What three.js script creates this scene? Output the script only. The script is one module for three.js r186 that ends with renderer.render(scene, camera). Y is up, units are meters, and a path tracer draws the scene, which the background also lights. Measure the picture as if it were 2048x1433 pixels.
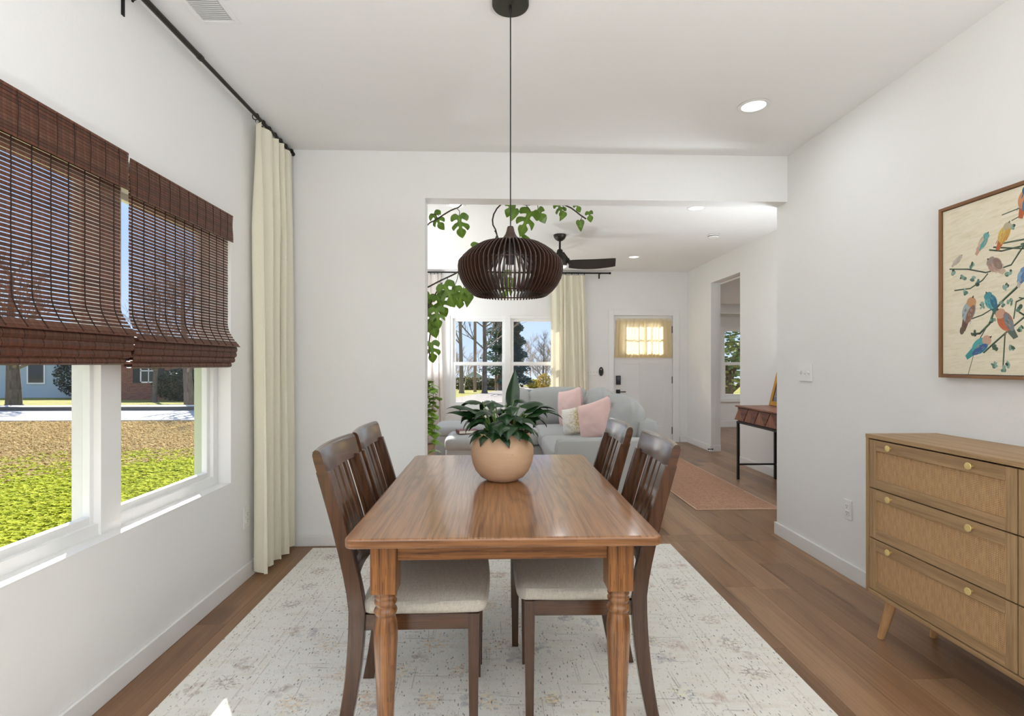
import * as THREE from 'three';
import { RoundedBoxGeometry } from 'three/addons/geometries/RoundedBoxGeometry.js';
import * as BGU from 'three/addons/utils/BufferGeometryUtils.js';
import { RectAreaLightUniformsLib } from 'three/addons/lights/RectAreaLightUniformsLib.js';
RectAreaLightUniformsLib.init();

// ---------------------------------------------------------------- camera, sky, sun, exposure
// room coordinates: x to the right, y up, d into the picture (three's z = -d); the camera stands at x = 0, d = 0
const V = (x, y, d) => new THREE.Vector3(x, y, -d);
const scene = new THREE.Scene();
const FOCAL = 1060, EYE = 1.26, YAW = Math.atan(36 / FOCAL);
const camera = new THREE.PerspectiveCamera(2 * Math.atan(716.5 / FOCAL) * 180 / Math.PI, 2048 / 1433, 0.05, 300);
camera.position.copy(V(0, EYE, 0));
camera.lookAt(V(Math.sin(YAW), EYE, Math.cos(YAW)));
camera.setViewOffset(2048, 1433, 0, -11.5, 2048, 1433);
const renderer = new THREE.WebGLRenderer({ antialias: true });
renderer.toneMapping = THREE.LinearToneMapping;
renderer.toneMappingExposure = 1.05;
renderer.shadowMap.enabled = true;

// noise
const hash = (x, y, s) => { let h = Math.imul(x | 0, 374761393) + Math.imul(y | 0, 668265263) + Math.imul(s | 0, 974711) | 0; h = Math.imul(h ^ (h >>> 13), 1274126177); return ((h ^ (h >>> 16)) >>> 0) / 4294967296; };
const sm = (t) => t * t * (3 - 2 * t), mod = (a, n) => ((a % n) + n) % n, lerp = (a, b, t) => a + (b - a) * t, clamp = (x, a = 0, b = 1) => Math.min(b, Math.max(a, x));
function pn(u, v, fx, fy, s) {
  const x = u * fx, y = v * fy, xi = Math.floor(x), yi = Math.floor(y), a = sm(x - xi), b = sm(y - yi);
  const x0 = mod(xi, fx), x1 = mod(xi + 1, fx), y0 = mod(yi, fy), y1 = mod(yi + 1, fy);
  return lerp(lerp(hash(x0, y0, s), hash(x1, y0, s), a), lerp(hash(x0, y1, s), hash(x1, y1, s), a), b);
}
function fbm(u, v, fx, fy, s, o = 4) { let a = 0.5, t = 0, n = 0; for (let i = 0; i < o; i++) { t += a * pn(u, v, fx << i, fy << i, s + i); n += a; a *= 0.5; } return t / n; }
function rng(seed) { let s = seed >>> 0; return () => { s = (s + 0x6D2B79F5) >>> 0; let t = Math.imul(s ^ (s >>> 15), 1 | s); t = (t + Math.imul(t ^ (t >>> 7), 61 | t)) ^ t; return ((t ^ (t >>> 14)) >>> 0) / 4294967296; }; }

// sky: clear blue with scattered white clouds, the same all round
{
  const w = 1024, h = 512, a = new Float32Array(w * h * 4);
  for (let j = 0; j < h; j++) for (let i = 0; i < w; i++) {
    const el = (j + 0.5) / h * Math.PI - Math.PI / 2, up = Math.max(0, Math.sin(el)), k = Math.pow(1 - up, 3);
    const c = sm(clamp((fbm(i / w, j / h, 10, 9, 7, 5) - 0.47) * 4.5)) * 0.8;
    const p = 4 * (j * w + i), hor = [0.60, 0.75, 0.96], zen = [0.28, 0.48, 0.88], cl = [0.92, 0.95, 1.0];
    for (let q = 0; q < 3; q++) a[p + q] = lerp(lerp(zen[q], hor[q], k), cl[q], c) * 1.12;
    a[p + 3] = 1;
  }
  const t = new THREE.DataTexture(a, w, h, THREE.RGBAFormat, THREE.FloatType);
  t.mapping = THREE.EquirectangularReflectionMapping; t.magFilter = THREE.LinearFilter; t.minFilter = THREE.LinearFilter; t.wrapS = THREE.RepeatWrapping; t.needsUpdate = true;
  scene.background = t;
}
const sun = new THREE.DirectionalLight(new THREE.Color().setRGB(1, 0.94, 0.85), 13.0);
sun.position.copy(V(-20, 26.6, 29.4)); sun.target.position.copy(V(0, 0, 0)); sun.castShadow = true; sun.shadow.radius = 1.2;
sun.shadow.mapSize.set(4096, 4096); Object.assign(sun.shadow.camera, { left: -45, right: 45, top: 45, bottom: -45, near: 1, far: 140 });
scene.add(sun, sun.target);

// ---------------------------------------------------------------- helpers
const used = {};
const numbered = (n) => { const k = used[n] = (used[n] ?? -1) + 1; return k ? `${n}_${String(k).padStart(3, '0')}` : n; };
function tag(o, label, category, group, kind) { o.userData.label = label; o.userData.category = category; if (group) o.userData.group = group; if (kind) o.userData.kind = kind; return o; }
function group(name, label, category, grp, kind) { const g = new THREE.Group(); g.name = numbered(name); scene.add(g); return tag(g, label, category, grp, kind); }
function part(name, geo, m, parent, label) {
  const o = new THREE.Mesh(Array.isArray(geo) ? merge(geo) : geo, m); o.castShadow = o.receiveShadow = true;
  o.name = parent ? name : numbered(name); (parent ?? scene).add(o); if (label) o.userData.label = label; return o;
}
function single(name, label, category, geo, m, grp, kind) { return tag(part(name, geo, m), label, category, grp, kind); }
function struct(name, label, category, geo, m) { const o = single(name, label, category, geo, m, null, 'structure'); return o; }
function rebase(g, p) { g.position.copy(p); for (const c of g.children) c.position.sub(p); return g; }   // parts were laid out in room coordinates
function merge(list) {
  return BGU.mergeGeometries(list.map((g) => { const n = g.index ? g.toNonIndexed() : g; const o = new THREE.BufferGeometry(); for (const k of ['position', 'normal', 'uv']) o.setAttribute(k, n.attributes[k] ?? new THREE.BufferAttribute(new Float32Array(n.attributes.position.count * 2), 2)); return o; }));
}
function boxUV(g, grain = 'y', ou = 0, ov = 0) {
  const p = g.attributes.position, n = g.attributes.normal, uv = new Float32Array(p.count * 2), gi = 'xyz'.indexOf(grain);
  for (let i = 0; i < p.count; i++) {
    const c = [p.getX(i), p.getY(i), p.getZ(i)], m = [Math.abs(n.getX(i)), Math.abs(n.getY(i)), Math.abs(n.getZ(i))], ax = m[0] > m[1] && m[0] > m[2] ? 0 : m[1] > m[2] ? 1 : 2;
    if (ax === gi) { uv[2 * i] = c[(gi + 2) % 3]; uv[2 * i + 1] = c[(gi + 1) % 3]; } else { uv[2 * i] = c[3 - gi - ax]; uv[2 * i + 1] = c[gi]; }
    uv[2 * i] += ou; uv[2 * i + 1] += ov;
  }
  g.setAttribute('uv', new THREE.BufferAttribute(uv, 2)); return g;
}
function bx(x0, x1, y0, y1, d0, d1, r = 0, grain = 'y', ou = 0, ov = 0) {
  const w = x1 - x0, h = y1 - y0, z = d1 - d0, g = r ? new RoundedBoxGeometry(w, h, z, r > 0.006 ? 3 : 1, r) : new THREE.BoxGeometry(w, h, z);
  g.translate((x0 + x1) / 2, (y0 + y1) / 2, -(d0 + d1) / 2); return boxUV(g, grain, ou, ov);
}
function tube(pts, r, seg = 8, rad = 6, closed = false) { return new THREE.TubeGeometry(new THREE.CatmullRomCurve3(pts, closed, 'catmullrom', 0.5), seg, r, rad, closed); }
function rod(a, b, r0, r1 = r0, n = 10) {   // a tapered round bar from a to b
  const d = b.clone().sub(a), g = new THREE.CylinderGeometry(r1, r0, d.length(), n, 1); g.translate(0, d.length() / 2, 0);
  g.applyQuaternion(new THREE.Quaternion().setFromUnitVectors(new THREE.Vector3(0, 1, 0), d.normalize())); g.translate(a.x, a.y, a.z); return g;
}
const lathe = (pts, n = 24) => new THREE.LatheGeometry(pts.map((p) => new THREE.Vector2(p[0], p[1])), n);
const ball = (r, x, y, d, n = 12) => new THREE.SphereGeometry(r, n, Math.max(6, n >> 1)).translate(x, y, -d);
function puff(w, h, d, r, bulge = 0, seed = 0, wob = 0, nx = 14, ny = 8, nz = 14) {   // a stuffed block centred on the origin
  let g = new THREE.BoxGeometry(w, h, d, nx, ny, nz); const p = g.attributes.position, a = new THREE.Vector3(), c = new THREE.Vector3();
  for (let i = 0; i < p.count; i++) {
    a.fromBufferAttribute(p, i); c.set(clamp(a.x, -w / 2 + r, w / 2 - r), clamp(a.y, -h / 2 + r, h / 2 - r), clamp(a.z, -d / 2 + r, d / 2 - r));
    const e = a.clone().sub(c); if (e.length() > 1e-6) a.copy(c).add(e.normalize().multiplyScalar(r));
    const fx = 1 - (2 * a.x / w) ** 2, fy = 1 - (2 * a.y / h) ** 2, fz = 1 - (2 * a.z / d) ** 2, s = Math.sign;
    const n = wob ? (fbm(a.x / w + 0.5 + a.z * 0.7, a.y / h + 0.5 + a.z, 5, 5, seed, 3) - 0.5) * wob : 0;
    a.y += s(a.y) * bulge * Math.max(0, fx) * Math.max(0, fz) * Math.abs(2 * a.y / h) + n; a.z += s(a.z) * bulge * Math.max(0, fx) * Math.max(0, fy) * Math.abs(2 * a.z / d) * 0.7 + n; a.x += s(a.x) * bulge * Math.max(0, fy) * Math.max(0, fz) * Math.abs(2 * a.x / w) * 0.7;
    p.setXYZ(i, a.x, a.y, a.z);
  }
  g.deleteAttribute('uv'); g.deleteAttribute('normal'); g = BGU.mergeVertices(g, 1e-5); g.computeVertexNormals(); return boxUV(g);
}
function surf(nu, nv, fn) {   // a sheet from fn(u, v) -> Vector3, smooth
  const p = [], uv = [], ix = [];
  for (let j = 0; j <= nv; j++) for (let i = 0; i <= nu; i++) { const q = fn(i / nu, j / nv); p.push(q.x, q.y, q.z); uv.push(q.u ?? i / nu, q.w ?? j / nv); }
  for (let j = 0; j < nv; j++) for (let i = 0; i < nu; i++) { const a = j * (nu + 1) + i, b = a + nu + 1; ix.push(a, b, a + 1, b, b + 1, a + 1); }
  const g = new THREE.BufferGeometry(); g.setAttribute('position', new THREE.Float32BufferAttribute(p, 3)); g.setAttribute('uv', new THREE.Float32BufferAttribute(uv, 2)); g.setIndex(ix); g.computeVertexNormals(); return g;
}
function dtex(w, h, sx, sy, fn, srgb = true) {
  const a = new Uint8Array(w * h * 4);
  for (let j = 0; j < h; j++) for (let i = 0; i < w; i++) { const c = fn((i + 0.5) / w, (j + 0.5) / h, i, j), p = 4 * (j * w + i); if (typeof c === 'number') { a[p] = a[p + 1] = a[p + 2] = clamp(c) * 255; } else { a[p] = clamp(c[0], 0, 255); a[p + 1] = clamp(c[1], 0, 255); a[p + 2] = clamp(c[2], 0, 255); } a[p + 3] = 255; }
  const t = new THREE.DataTexture(a, w, h); t.wrapS = t.wrapT = THREE.RepeatWrapping; t.magFilter = THREE.LinearFilter; t.minFilter = THREE.LinearMipmapLinearFilter; t.generateMipmaps = true; t.repeat.set(1 / sx, 1 / sy);
  if (srgb) t.colorSpace = THREE.SRGBColorSpace; t.needsUpdate = true; return t;
}
const mix3 = (a, b, t) => [lerp(a[0], b[0], t), lerp(a[1], b[1], t), lerp(a[2], b[2], t)];
function woodGrain(u, v, o) {   // 0 light .. 1 dark; grain along v
  const warp = fbm(u, v, 3, o.fy ?? 1, o.s, 4), ring = Math.abs(mod((u * o.rings + warp * o.warp) , 1) * 2 - 1);
  const fine = fbm(u, v, 96, 6, o.s + 20, 3), pore = pn(u, v, 160, 14, o.s + 40);
  return clamp(Math.pow(ring, o.p ?? 2) * (o.a ?? 0.55) + (fine - 0.5) * (o.f ?? 0.7) + (pore > 0.74 ? (o.pore ?? 0.2) : 0) + (warp - 0.5) * (o.b ?? 0.5) + 0.12);
}
function woodMat(light, dark, o, phys) {
  const n = o.n ?? 512, g = new Float32Array(n * n); for (let j = 0; j < n; j++) for (let i = 0; i < n; i++) g[j * n + i] = woodGrain((i + 0.5) / n, (j + 0.5) / n, o);
  const sx = o.sx ?? 0.5, sy = o.sy ?? 1.0;
  return new THREE.MeshPhysicalMaterial({ map: dtex(n, n, sx, sy, (u, v, i, j) => mix3(light, dark, g[j * n + i])), bumpMap: o.bump ? dtex(n, n, sx, sy, (u, v, i, j) => 1 - g[j * n + i], false) : null, bumpScale: o.bump ?? 0, ...phys });
}
const std = (color, roughness = 0.6, more = {}) => new THREE.MeshPhysicalMaterial({ color, roughness, ...more });

// ---------------------------------------------------------------- materials
const wallBump = dtex(256, 256, 0.22, 0.22, (u, v) => fbm(u, v, 24, 24, 3, 3), false);
const M = {
  wall: std('#edecea', 0.75, { bumpMap: wallBump, bumpScale: 0.0003 }),
  ceil: std('#efeeec', 0.85, { bumpMap: wallBump, bumpScale: 0.0003 }),
  trim: std('#ecebe9', 0.35), vinyl: std('#f0f0ee', 0.3), plate: std('#eeedea', 0.3), doorPaint: std('#e6e5e3', 0.4),
  black: std('#171514', 0.45), blackMetal: std('#1c1a18', 0.4, { metalness: 0.5 }), bronze: std('#2b2620', 0.42, { metalness: 0.4 }), brass: std('#e6cf8e', 0.38, { metalness: 0.6 }), dark: std('#0c0b0a', 0.8),
  glass: new THREE.MeshPhysicalMaterial({ color: '#ffffff', roughness: 0, transmission: 1, thickness: 0, ior: 1.5, specularIntensity: 0.6 }),
  table: woodMat([160, 112, 72], [96, 60, 34], { s: 11, rings: 18, warp: 11, sx: 0.62, sy: 1.5, bump: 0.00012, n: 1024, p: 2.2, a: 0.42, f: 0.75, b: 0.25, pore: 0.22 }, { roughness: 0.3, clearcoat: 0.5, clearcoatRoughness: 0.1 }),
  tableLeg: woodMat([156, 104, 58], [82, 49, 24], { s: 31, rings: 12, warp: 3, sx: 0.3, sy: 0.6, bump: 0.0002, p: 3, pore: 0.3 }, { roughness: 0.3, clearcoat: 0.4, clearcoatRoughness: 0.15 }),
  chair: woodMat([88, 55, 33], [48, 28, 16], { s: 51, rings: 6, warp: 2, sx: 0.25, sy: 0.8, a: 0.35, f: 0.5 }, { roughness: 0.26, clearcoat: 0.5, clearcoatRoughness: 0.14 }),
  oak: woodMat([178, 146, 106], [134, 104, 70], { s: 71, rings: 7, warp: 3, sx: 0.45, sy: 1.0, a: 0.4, f: 0.8, bump: 0.0002 }, { roughness: 0.5 }),
  oakLeg: woodMat([208, 164, 116], [170, 124, 80], { s: 91, rings: 5, warp: 2, sx: 0.2, sy: 0.5, a: 0.3 }, { roughness: 0.45 }),
  walnut: woodMat([63, 41, 31], [35, 22, 17], { s: 111, rings: 7, warp: 2, sx: 0.25, sy: 0.4 }, { roughness: 0.42 }),
  acacia: woodMat([152, 100, 76], [96, 54, 42], { s: 131, rings: 6, warp: 4, sx: 0.4, sy: 0.7 }, { roughness: 0.4 }),
  acaciaDark: woodMat([122, 74, 58], [74, 40, 32], { s: 141, rings: 6, warp: 4, sx: 0.4, sy: 0.7 }, { roughness: 0.4 }),
};
// floor planks: one printed oak pattern in four tones
const plankMap = (() => { const n = 1024, o = { s: 201, rings: 3, warp: 3.2, fy: 1, a: 0.3, f: 0.6, pore: 0.1, b: 0.5, p: 2 }; return dtex(n, n, 0.8, 1.9, (u, v) => { const k = woodGrain(u, v, o), kn = sm(clamp((fbm(u, v, 5, 4, 233, 3) - 0.66) * 6)); return mix3(mix3([162, 126, 94], [116, 86, 62], k), [84, 62, 48], kn * 0.4); }); })();
const plankMats = ['#ffffff', '#efeae5', '#f6f0ea', '#e6dfd8', '#dbd3cb'].map((c) => std(c, 0.3, { map: plankMap, specularIntensity: 0.8 }));

// ---------------------------------------------------------------- room shell
const XL = -1.45, XR = 2.09, DB = 3.71, DB2 = 3.85, DF = 8.43, H = 2.74, XLR = 3.11, DR = -3.3, WT = 0.16;
{
  const f = group('floor', 'brown oak plank floor running through both rooms', 'floor', null, 'structure');
  part('subfloor', bx(XL - WT, 6.2, -0.12, -0.012, DR - WT, 11), M.dark, f);
  const r = rng(5), cache = {}, W = 0.185, L = 1.22;
  const lay = (x0, x1, d0, d1) => {
    for (let c = Math.floor(x0 / W); c * W < x1; c++) {
      const a = Math.max(x0, c * W), b = Math.min(x1, (c + 1) * W); if (b - a < 0.01) continue;
      let d = d0 - hash(c, 3, 9) * L;
      while (d < d1) {
        const e0 = Math.max(d, d0), e1 = Math.min(d + L, d1); d += L; if (e1 - e0 < 0.01) continue;
        const v = Math.floor(r() * 4), key = [(b - a).toFixed(3), (e1 - e0).toFixed(2), v].join();
        const g = cache[key] ??= bx(-(b - a) / 2 + 0.0006, (b - a) / 2 - 0.0006, -0.012, 0, -(e1 - e0) / 2 + 0.0006, (e1 - e0) / 2 - 0.0006, 0, 'z', v * 0.21, v * 0.47);
        part('plank', g, plankMats[Math.floor(r() * 5)], f).position.copy(V((a + b) / 2, 0, (e0 + e1) / 2));
      }
    }
  };
  lay(XL, XR, 0.9, DB); lay(-0.48, XR, DB, DB2); lay(XL, XLR, DB2, DF); lay(XLR, 6, 6.3, 10.4);
  part('planking', bx(XL, XR, -0.012, -0.0005, DR, 0.9, 0, 'z'), plankMats[1], f);
  part('planking', bx(XLR, 6, -0.012, -0.0005, DB2, 6.3, 0, 'z'), plankMats[1], f);
}
struct('ceiling', 'flat white painted ceiling over both rooms', 'ceiling', [bx(XL - WT, XLR + 0.14, H, H + 0.15, DR - WT, DF + WT)], M.ceil);
struct('ceiling', 'lower white ceiling of the small room past the open doorway', 'ceiling', [bx(XLR + 0.14, 6.2, 2.4, 2.55, DB2, 10.56), bx(XLR + 0.14, 6, 2.23, 2.4, 10.0, 10.12)], M.ceil);
const LY0 = 0.545, LY1 = 2.03;
const WX0 = 1.315, WX1 = 2.975, WY0 = 0.59, WY1 = 2.03;   // the pair of windows in the left wall (d and y)
struct('wall_left', 'white left wall with the wide window opening', 'wall', [bx(XL - WT, XL, 0, H, DR, -2.6), bx(XL - WT, XL, 2.1, H, -2.6, -0.4), bx(XL - WT, XL, 0, H, -0.4, WX0), bx(XL - WT, XL, 0, H, WX1, 4.9), bx(XL - WT, XL, 0, LY0, 4.9, 7.5), bx(XL - WT, XL, LY1, H, 4.9, 7.5), bx(XL - WT, XL, 0, H, 7.5, DF), bx(XL - WT, XL, 0, WY0, WX0, WX1), bx(XL - WT, XL, WY1, H, WX0, WX1)], M.wall);
struct('wall_back', 'white wall and beam between the dining room and living room', 'wall', [bx(XL, -0.48, 0, H, DB, DB2), bx(-0.48, XR, 2.415, H, DB, DB2)], M.wall);
struct('wall_right', 'white right wall of the dining room', 'wall', [bx(XR, XR + 0.14, 0, H, DR, DB2)], M.wall);
struct('wall_hall', 'white wall turning the corner behind the dining room', 'wall', [bx(XR + 0.14, XLR, 0, H, DB2 - 0.14, DB2)], M.wall);
const LW0 = -0.70, LW1 = 1.02, DX0 = 1.905, DX1 = 2.885, DY1 = 2.045;
struct('wall_far', 'white front wall of the living room with window and door', 'wall', [bx(XL, LW0, 0, H, DF, DF + WT), bx(LW0, LW1, 0, LY0, DF, DF + WT), bx(LW0, LW1, LY1, H, DF, DF + WT), bx(LW1, DX0, 0, H, DF, DF + WT), bx(DX0, DX1, DY1, H, DF, DF + WT), bx(DX1, XLR, 0, H, DF, DF + WT)], M.wall);
const OD0 = 6.6, OD1 = 7.5, OY = 2.42;
struct('wall_passage', 'white living room wall with an open doorway', 'wall', [bx(XLR, XLR + 0.14, 0, H, DB2 - 0.14, OD0), bx(XLR, XLR + 0.14, OY, H, OD0, OD1), bx(XLR, XLR + 0.14, 0, H, OD1, DF + WT)], M.wall);
struct('wall_alcove', 'white window wall of the small room past the doorway', 'wall', [bx(XLR + 0.14, 4.53, 0, 2.55, 10.4, 10.56), bx(4.53, 5.5, 0, 0.54, 10.4, 10.56), bx(4.53, 5.5, 2.0, 2.55, 10.4, 10.56), bx(5.5, 6.16, 0, 2.55, 10.4, 10.56), bx(6, 6.16, 0, 2.55, DB2, 10.4), bx(XLR + 0.14, 6, 0, 2.55, DB2 - 0.14, DB2), bx(XLR, XLR + 0.14, 0, 2.55, DF + WT, 10.56)], M.wall);
struct('wall_rear', 'white wall behind the viewer with a glazed door opening', 'wall', [bx(XL - WT, -0.7, 0, H, DR - WT, DR), bx(1.3, XR + 0.14, 0, H, DR - WT, DR), bx(-0.7, 1.3, 2.1, H, DR - WT, DR)], M.wall);
// baseboards
const BH = 0.09, BT = 0.014;
struct('baseboard_left', 'white baseboard along the left wall', 'baseboard', [bx(XL, XL + BT, 0, BH, DR, -2.6, 0.003), bx(XL, XL + BT, 0, BH, -0.4, DB, 0.003), bx(XL, XL + BT, 0, BH, DB2, DF, 0.003)], M.trim);
struct('baseboard_back', 'white baseboard on the wall beside the living room opening', 'baseboard', [bx(XL + BT, -0.48, 0, BH, DB - BT, DB, 0.003), bx(-0.48, -0.48 + BT, 0, BH, DB - BT, DB2 + BT, 0.003), bx(XL + BT, -0.48, 0, BH, DB2, DB2 + BT, 0.003)], M.trim);
struct('baseboard_right', 'white baseboard along the dresser wall', 'baseboard', [bx(XR - BT, XR, 0, BH, DR, DB2 + BT, 0.003), bx(XR, XLR, 0, BH, DB2, DB2 + BT, 0.003)], M.trim);
struct('baseboard_far', 'white baseboard along the front wall', 'baseboard', [bx(XL + BT, 1.83, 0, BH, DF - BT, DF, 0.003), bx(2.985, XLR, 0, BH, DF - BT, DF, 0.003)], M.trim);
struct('baseboard_passage', 'white baseboard along the living room wall with the doorway', 'baseboard', [bx(XLR - BT, XLR, 0, BH, DB2 + BT, OD0 + BT, 0.003), bx(XLR - BT, XLR, 0, BH, OD1 - BT, DF - BT, 0.003), bx(XLR, XLR + 0.14, 0, BH, OD1 - BT, OD1, 0.003), bx(XLR, XLR + 0.14, 0, BH, OD0, OD0 + BT, 0.003)], M.trim);
struct('baseboard_alcove', 'white baseboard below the window past the doorway', 'baseboard', [bx(XLR + 0.14, 6, 0, 0.12, 10.386, 10.4, 0.003)], M.trim);

// ---------------------------------------------------------------- windows: frames around real openings, each pane a part
// along = 'd' for a window in the left wall (plane x), 'x' for one in a wall across the view (plane d); s0..s1 the run, out = depth of the glass behind the wall face
function windowUnit(name, label, along, face, sgn, s0, s1, y0, y1, rail, out) {
  const g = group(name, label, 'window', null, 'structure');
  const b = (a0, a1, h0, h1, e0, e1, r) => { const p = [face + sgn * e0, face + sgn * e1].sort((a, c) => a - c); return along === 'd' ? bx(p[0], p[1], h0, h1, a0, a1, r) : bx(a0, a1, h0, h1, p[0], p[1], r); };
  const F = 0.045, S = along === 'x' ? 0.052 : 0.035, mr = along === 'x' ? 0.03 : 0.018, ym = (y0 + y1) / 2 + (rail ?? 0);
  part('frame', [b(s0, s0 + F, y0, y1, out - 0.01, out + 0.075), b(s1 - F, s1, y0, y1, out - 0.01, out + 0.075), b(s0 + F, s1 - F, y0, y0 + F, out - 0.01, out + 0.075), b(s0 + F, s1 - F, y1 - F, y1, out - 0.01, out + 0.075)], M.vinyl, g);
  for (const [h0, h1, o] of [[y0 + F - 0.005, ym + mr, out + 0.008], [ym - mr, y1 - F + 0.005, out + 0.04]]) {
    const a0 = s0 + F - 0.006, a1 = s1 - F + 0.006;
    const sash = part('sash', [b(a0, a0 + S, h0, h1, o, o + 0.03, 0.004), b(a1 - S, a1, h0, h1, o, o + 0.03, 0.004), b(a0 + S, a1 - S, h0, h0 + S, o, o + 0.03, 0.004), b(a0 + S, a1 - S, h1 - S, h1, o, o + 0.03, 0.004)], M.vinyl, g);
    const c = (q) => (h0 + h1) / 2, w = a1 - a0 - 2 * S + 0.01, hh = h1 - h0 - 2 * S + 0.01, pl = new THREE.PlaneGeometry(w, hh);
    if (along === 'd') pl.rotateY(sgn < 0 ? Math.PI / 2 : -Math.PI / 2);
    const q = part('pane', pl, M.glass, sash); q.position.copy(along === 'd' ? V(face + sgn * (o + 0.016), c(), (a0 + a1) / 2) : V((a0 + a1) / 2, c(), face + sgn * (o + 0.016)));
  }
  if (name === 'window_1' || name === 'window_2') part('exterior_jamb', [b(s1 - F - 0.003, s1 - F + 0.002, y0 + F, y0 + 0.75, out + 0.042, out + 0.09), b(s0 + F - 0.002, s0 + F + 0.003, y0 + F, y0 + 0.75, out + 0.042, out + 0.09)], std('#bfc7ab', 0.6), g, 'sage green exterior jamb');
  return g;
}
const WM = 2.145, OUT = 0.08;
windowUnit('window_1', 'white vinyl window nearer the viewer behind the woven shade', 'd', XL, -1, WX0, WM, WY0 + 0.012, WY1, 0, OUT);
windowUnit('window_2', 'white vinyl window beside the cream curtain', 'd', XL, -1, WM, WX1 - 0.005, WY0 + 0.012, WY1, 0, OUT);
struct('trim_1', 'white painted sill and reveal around the pair of left windows', 'sill', [bx(XL - WT, XL + 0.001, WY0 - 0.001, WY0 + 0.012, WX0, WX1), bx(XL - WT, XL + 0.001, WY0 + 0.012, WY1, WX1 - 0.004, WX1), bx(XL - WT - 0.01, XL - 0.06, WY0 + 0.012, WY1, WM - 0.055, WM + 0.055)], M.trim);
windowUnit('window_3', 'white window behind the sofa, half nearer the left curtain', 'x', DF, 1, LW0, 0.222, LY0 + 0.012, LY1, -0.035, 0.03);
windowUnit('window_4', 'white window behind the sofa, half beside the right curtain', 'x', DF, 1, 0.222, LW1, LY0 + 0.012, LY1, -0.035, 0.03);
struct('trim_2', 'white sill under the living room window', 'sill', [bx(LW0 - 0.02, LW1 + 0.02, LY0 - 0.012, LY0 + 0.012, DF - 0.02, DF + WT, 0.004), bx(0.222 - 0.04, 0.222 + 0.04, LY0, LY1, DF + 0.015, DF + 0.1)], M.trim);
windowUnit('window_5', 'white window of the small room past the doorway', 'x', 10.4, 1, 4.53, 5.5, 0.56, 2.0, -0.02, 0.03);
struct('trim_3', 'white window casing in the small room', 'trim', [bx(4.4, 5.6, 0.5, 0.56, 10.36, 10.42, 0.004), bx(4.4, 5.6, 1.99, 2.05, 10.385, 10.4)], M.trim);
windowUnit('window_7', 'glazed patio door behind the viewer on the window side', 'd', XL, -1, -2.6, -0.4, 0.01, 2.1, -0.3, 0.03);
windowUnit('window_8', 'white window in the left wall of the living room, nearer the dining room', 'd', XL, -1, 4.9, 6.2, LY0, LY1, -0.035, 0.03);
windowUnit('window_9', 'white window in the left wall of the living room, nearer the front wall', 'd', XL, -1, 6.2, 7.5, LY0, LY1, -0.035, 0.03);
windowUnit('window_6', 'glazed door behind the viewer', 'x', DR, -1, -0.7, 1.3, 0.01, 2.1, -0.3, 0.03);
// ---------------------------------------------------------------- dining table
{
  const g = group('dining_table', 'brown oak dining table with turned legs under the slatted pendant', 'table');
  const x0 = -0.43, x1 = 0.49, d0 = 1.52, d1 = 2.915, th = 0.03, R = 0.022;
  const s = new THREE.Shape(), e = 0.009; const a0 = x0 + e, a1 = x1 - e, b0 = d0 + e, b1 = d1 - e;
  s.moveTo(a0 + R, b0); s.lineTo(a1 - R, b0); s.quadraticCurveTo(a1, b0, a1, b0 + R); s.lineTo(a1, b1 - R); s.quadraticCurveTo(a1, b1, a1 - R, b1); s.lineTo(a0 + R, b1); s.quadraticCurveTo(a0, b1, a0, b1 - R); s.lineTo(a0, b0 + R); s.quadraticCurveTo(a0, b0, a0 + R, b0);
  const top = new THREE.ExtrudeGeometry(s, { depth: th - 2 * e * 0.8, bevelEnabled: true, bevelThickness: e * 0.8, bevelSize: e, bevelSegments: 5, curveSegments: 6 });
  top.rotateX(-Math.PI / 2); top.translate(0, 0.76 - th + e * 0.8, 0); part('tabletop', boxUV(top, 'z'), M.table, g);
  const prof = [[0, 0.0088], [0.017, 0.0088], [0.019, 0.014], [0.0195, 0.035], [0.023, 0.15], [0.028, 0.27], [0.0325, 0.36], [0.0355, 0.42], [0.036, 0.455], [0.034, 0.48], [0.029, 0.498], [0.0275, 0.503], [0.033, 0.507], [0.0355, 0.514], [0.033, 0.521], [0.028, 0.525], [0.0285, 0.533], [0.0335, 0.538], [0.034, 0.544], [0.030, 0.549], [0.0305, 0.552], [0.0335, 0.557], [0.0335, 0.561], [0.029, 0.566], [0.033, 0.571], [0.034, 0.58], [0, 0.58]];
  const turned = boxUV(lathe(prof, 28), 'y'); const cut = prof.length;
  const block = bx(-0.039, 0.039, 0.574, 0.731, -0.039, 0.039, 0.004, 'y');
  const lg = merge([turned, block]);
  for (const lx of [-0.328, 0.382]) for (const ld of [1.618, 2.812]) part('leg', lg, M.tableLeg, g).position.copy(V(lx, 0, ld));
  part('apron', bx(-0.289, 0.343, 0.672, 0.731, 1.592, 1.614, 0.002, 'x'), M.tableLeg, g); part('apron', bx(-0.289, 0.343, 0.672, 0.731, 2.816, 2.838, 0.002, 'x'), M.tableLeg, g);
  part('apron', bx(-0.354, -0.332, 0.672, 0.731, 1.657, 2.773, 0.002, 'z'), M.tableLeg, g); part('apron', bx(0.386, 0.408, 0.672, 0.731, 1.657, 2.773, 0.002, 'z'), M.tableLeg, g);
  rebase(g, V(0.03, 0, 2.2175));
}
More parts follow.
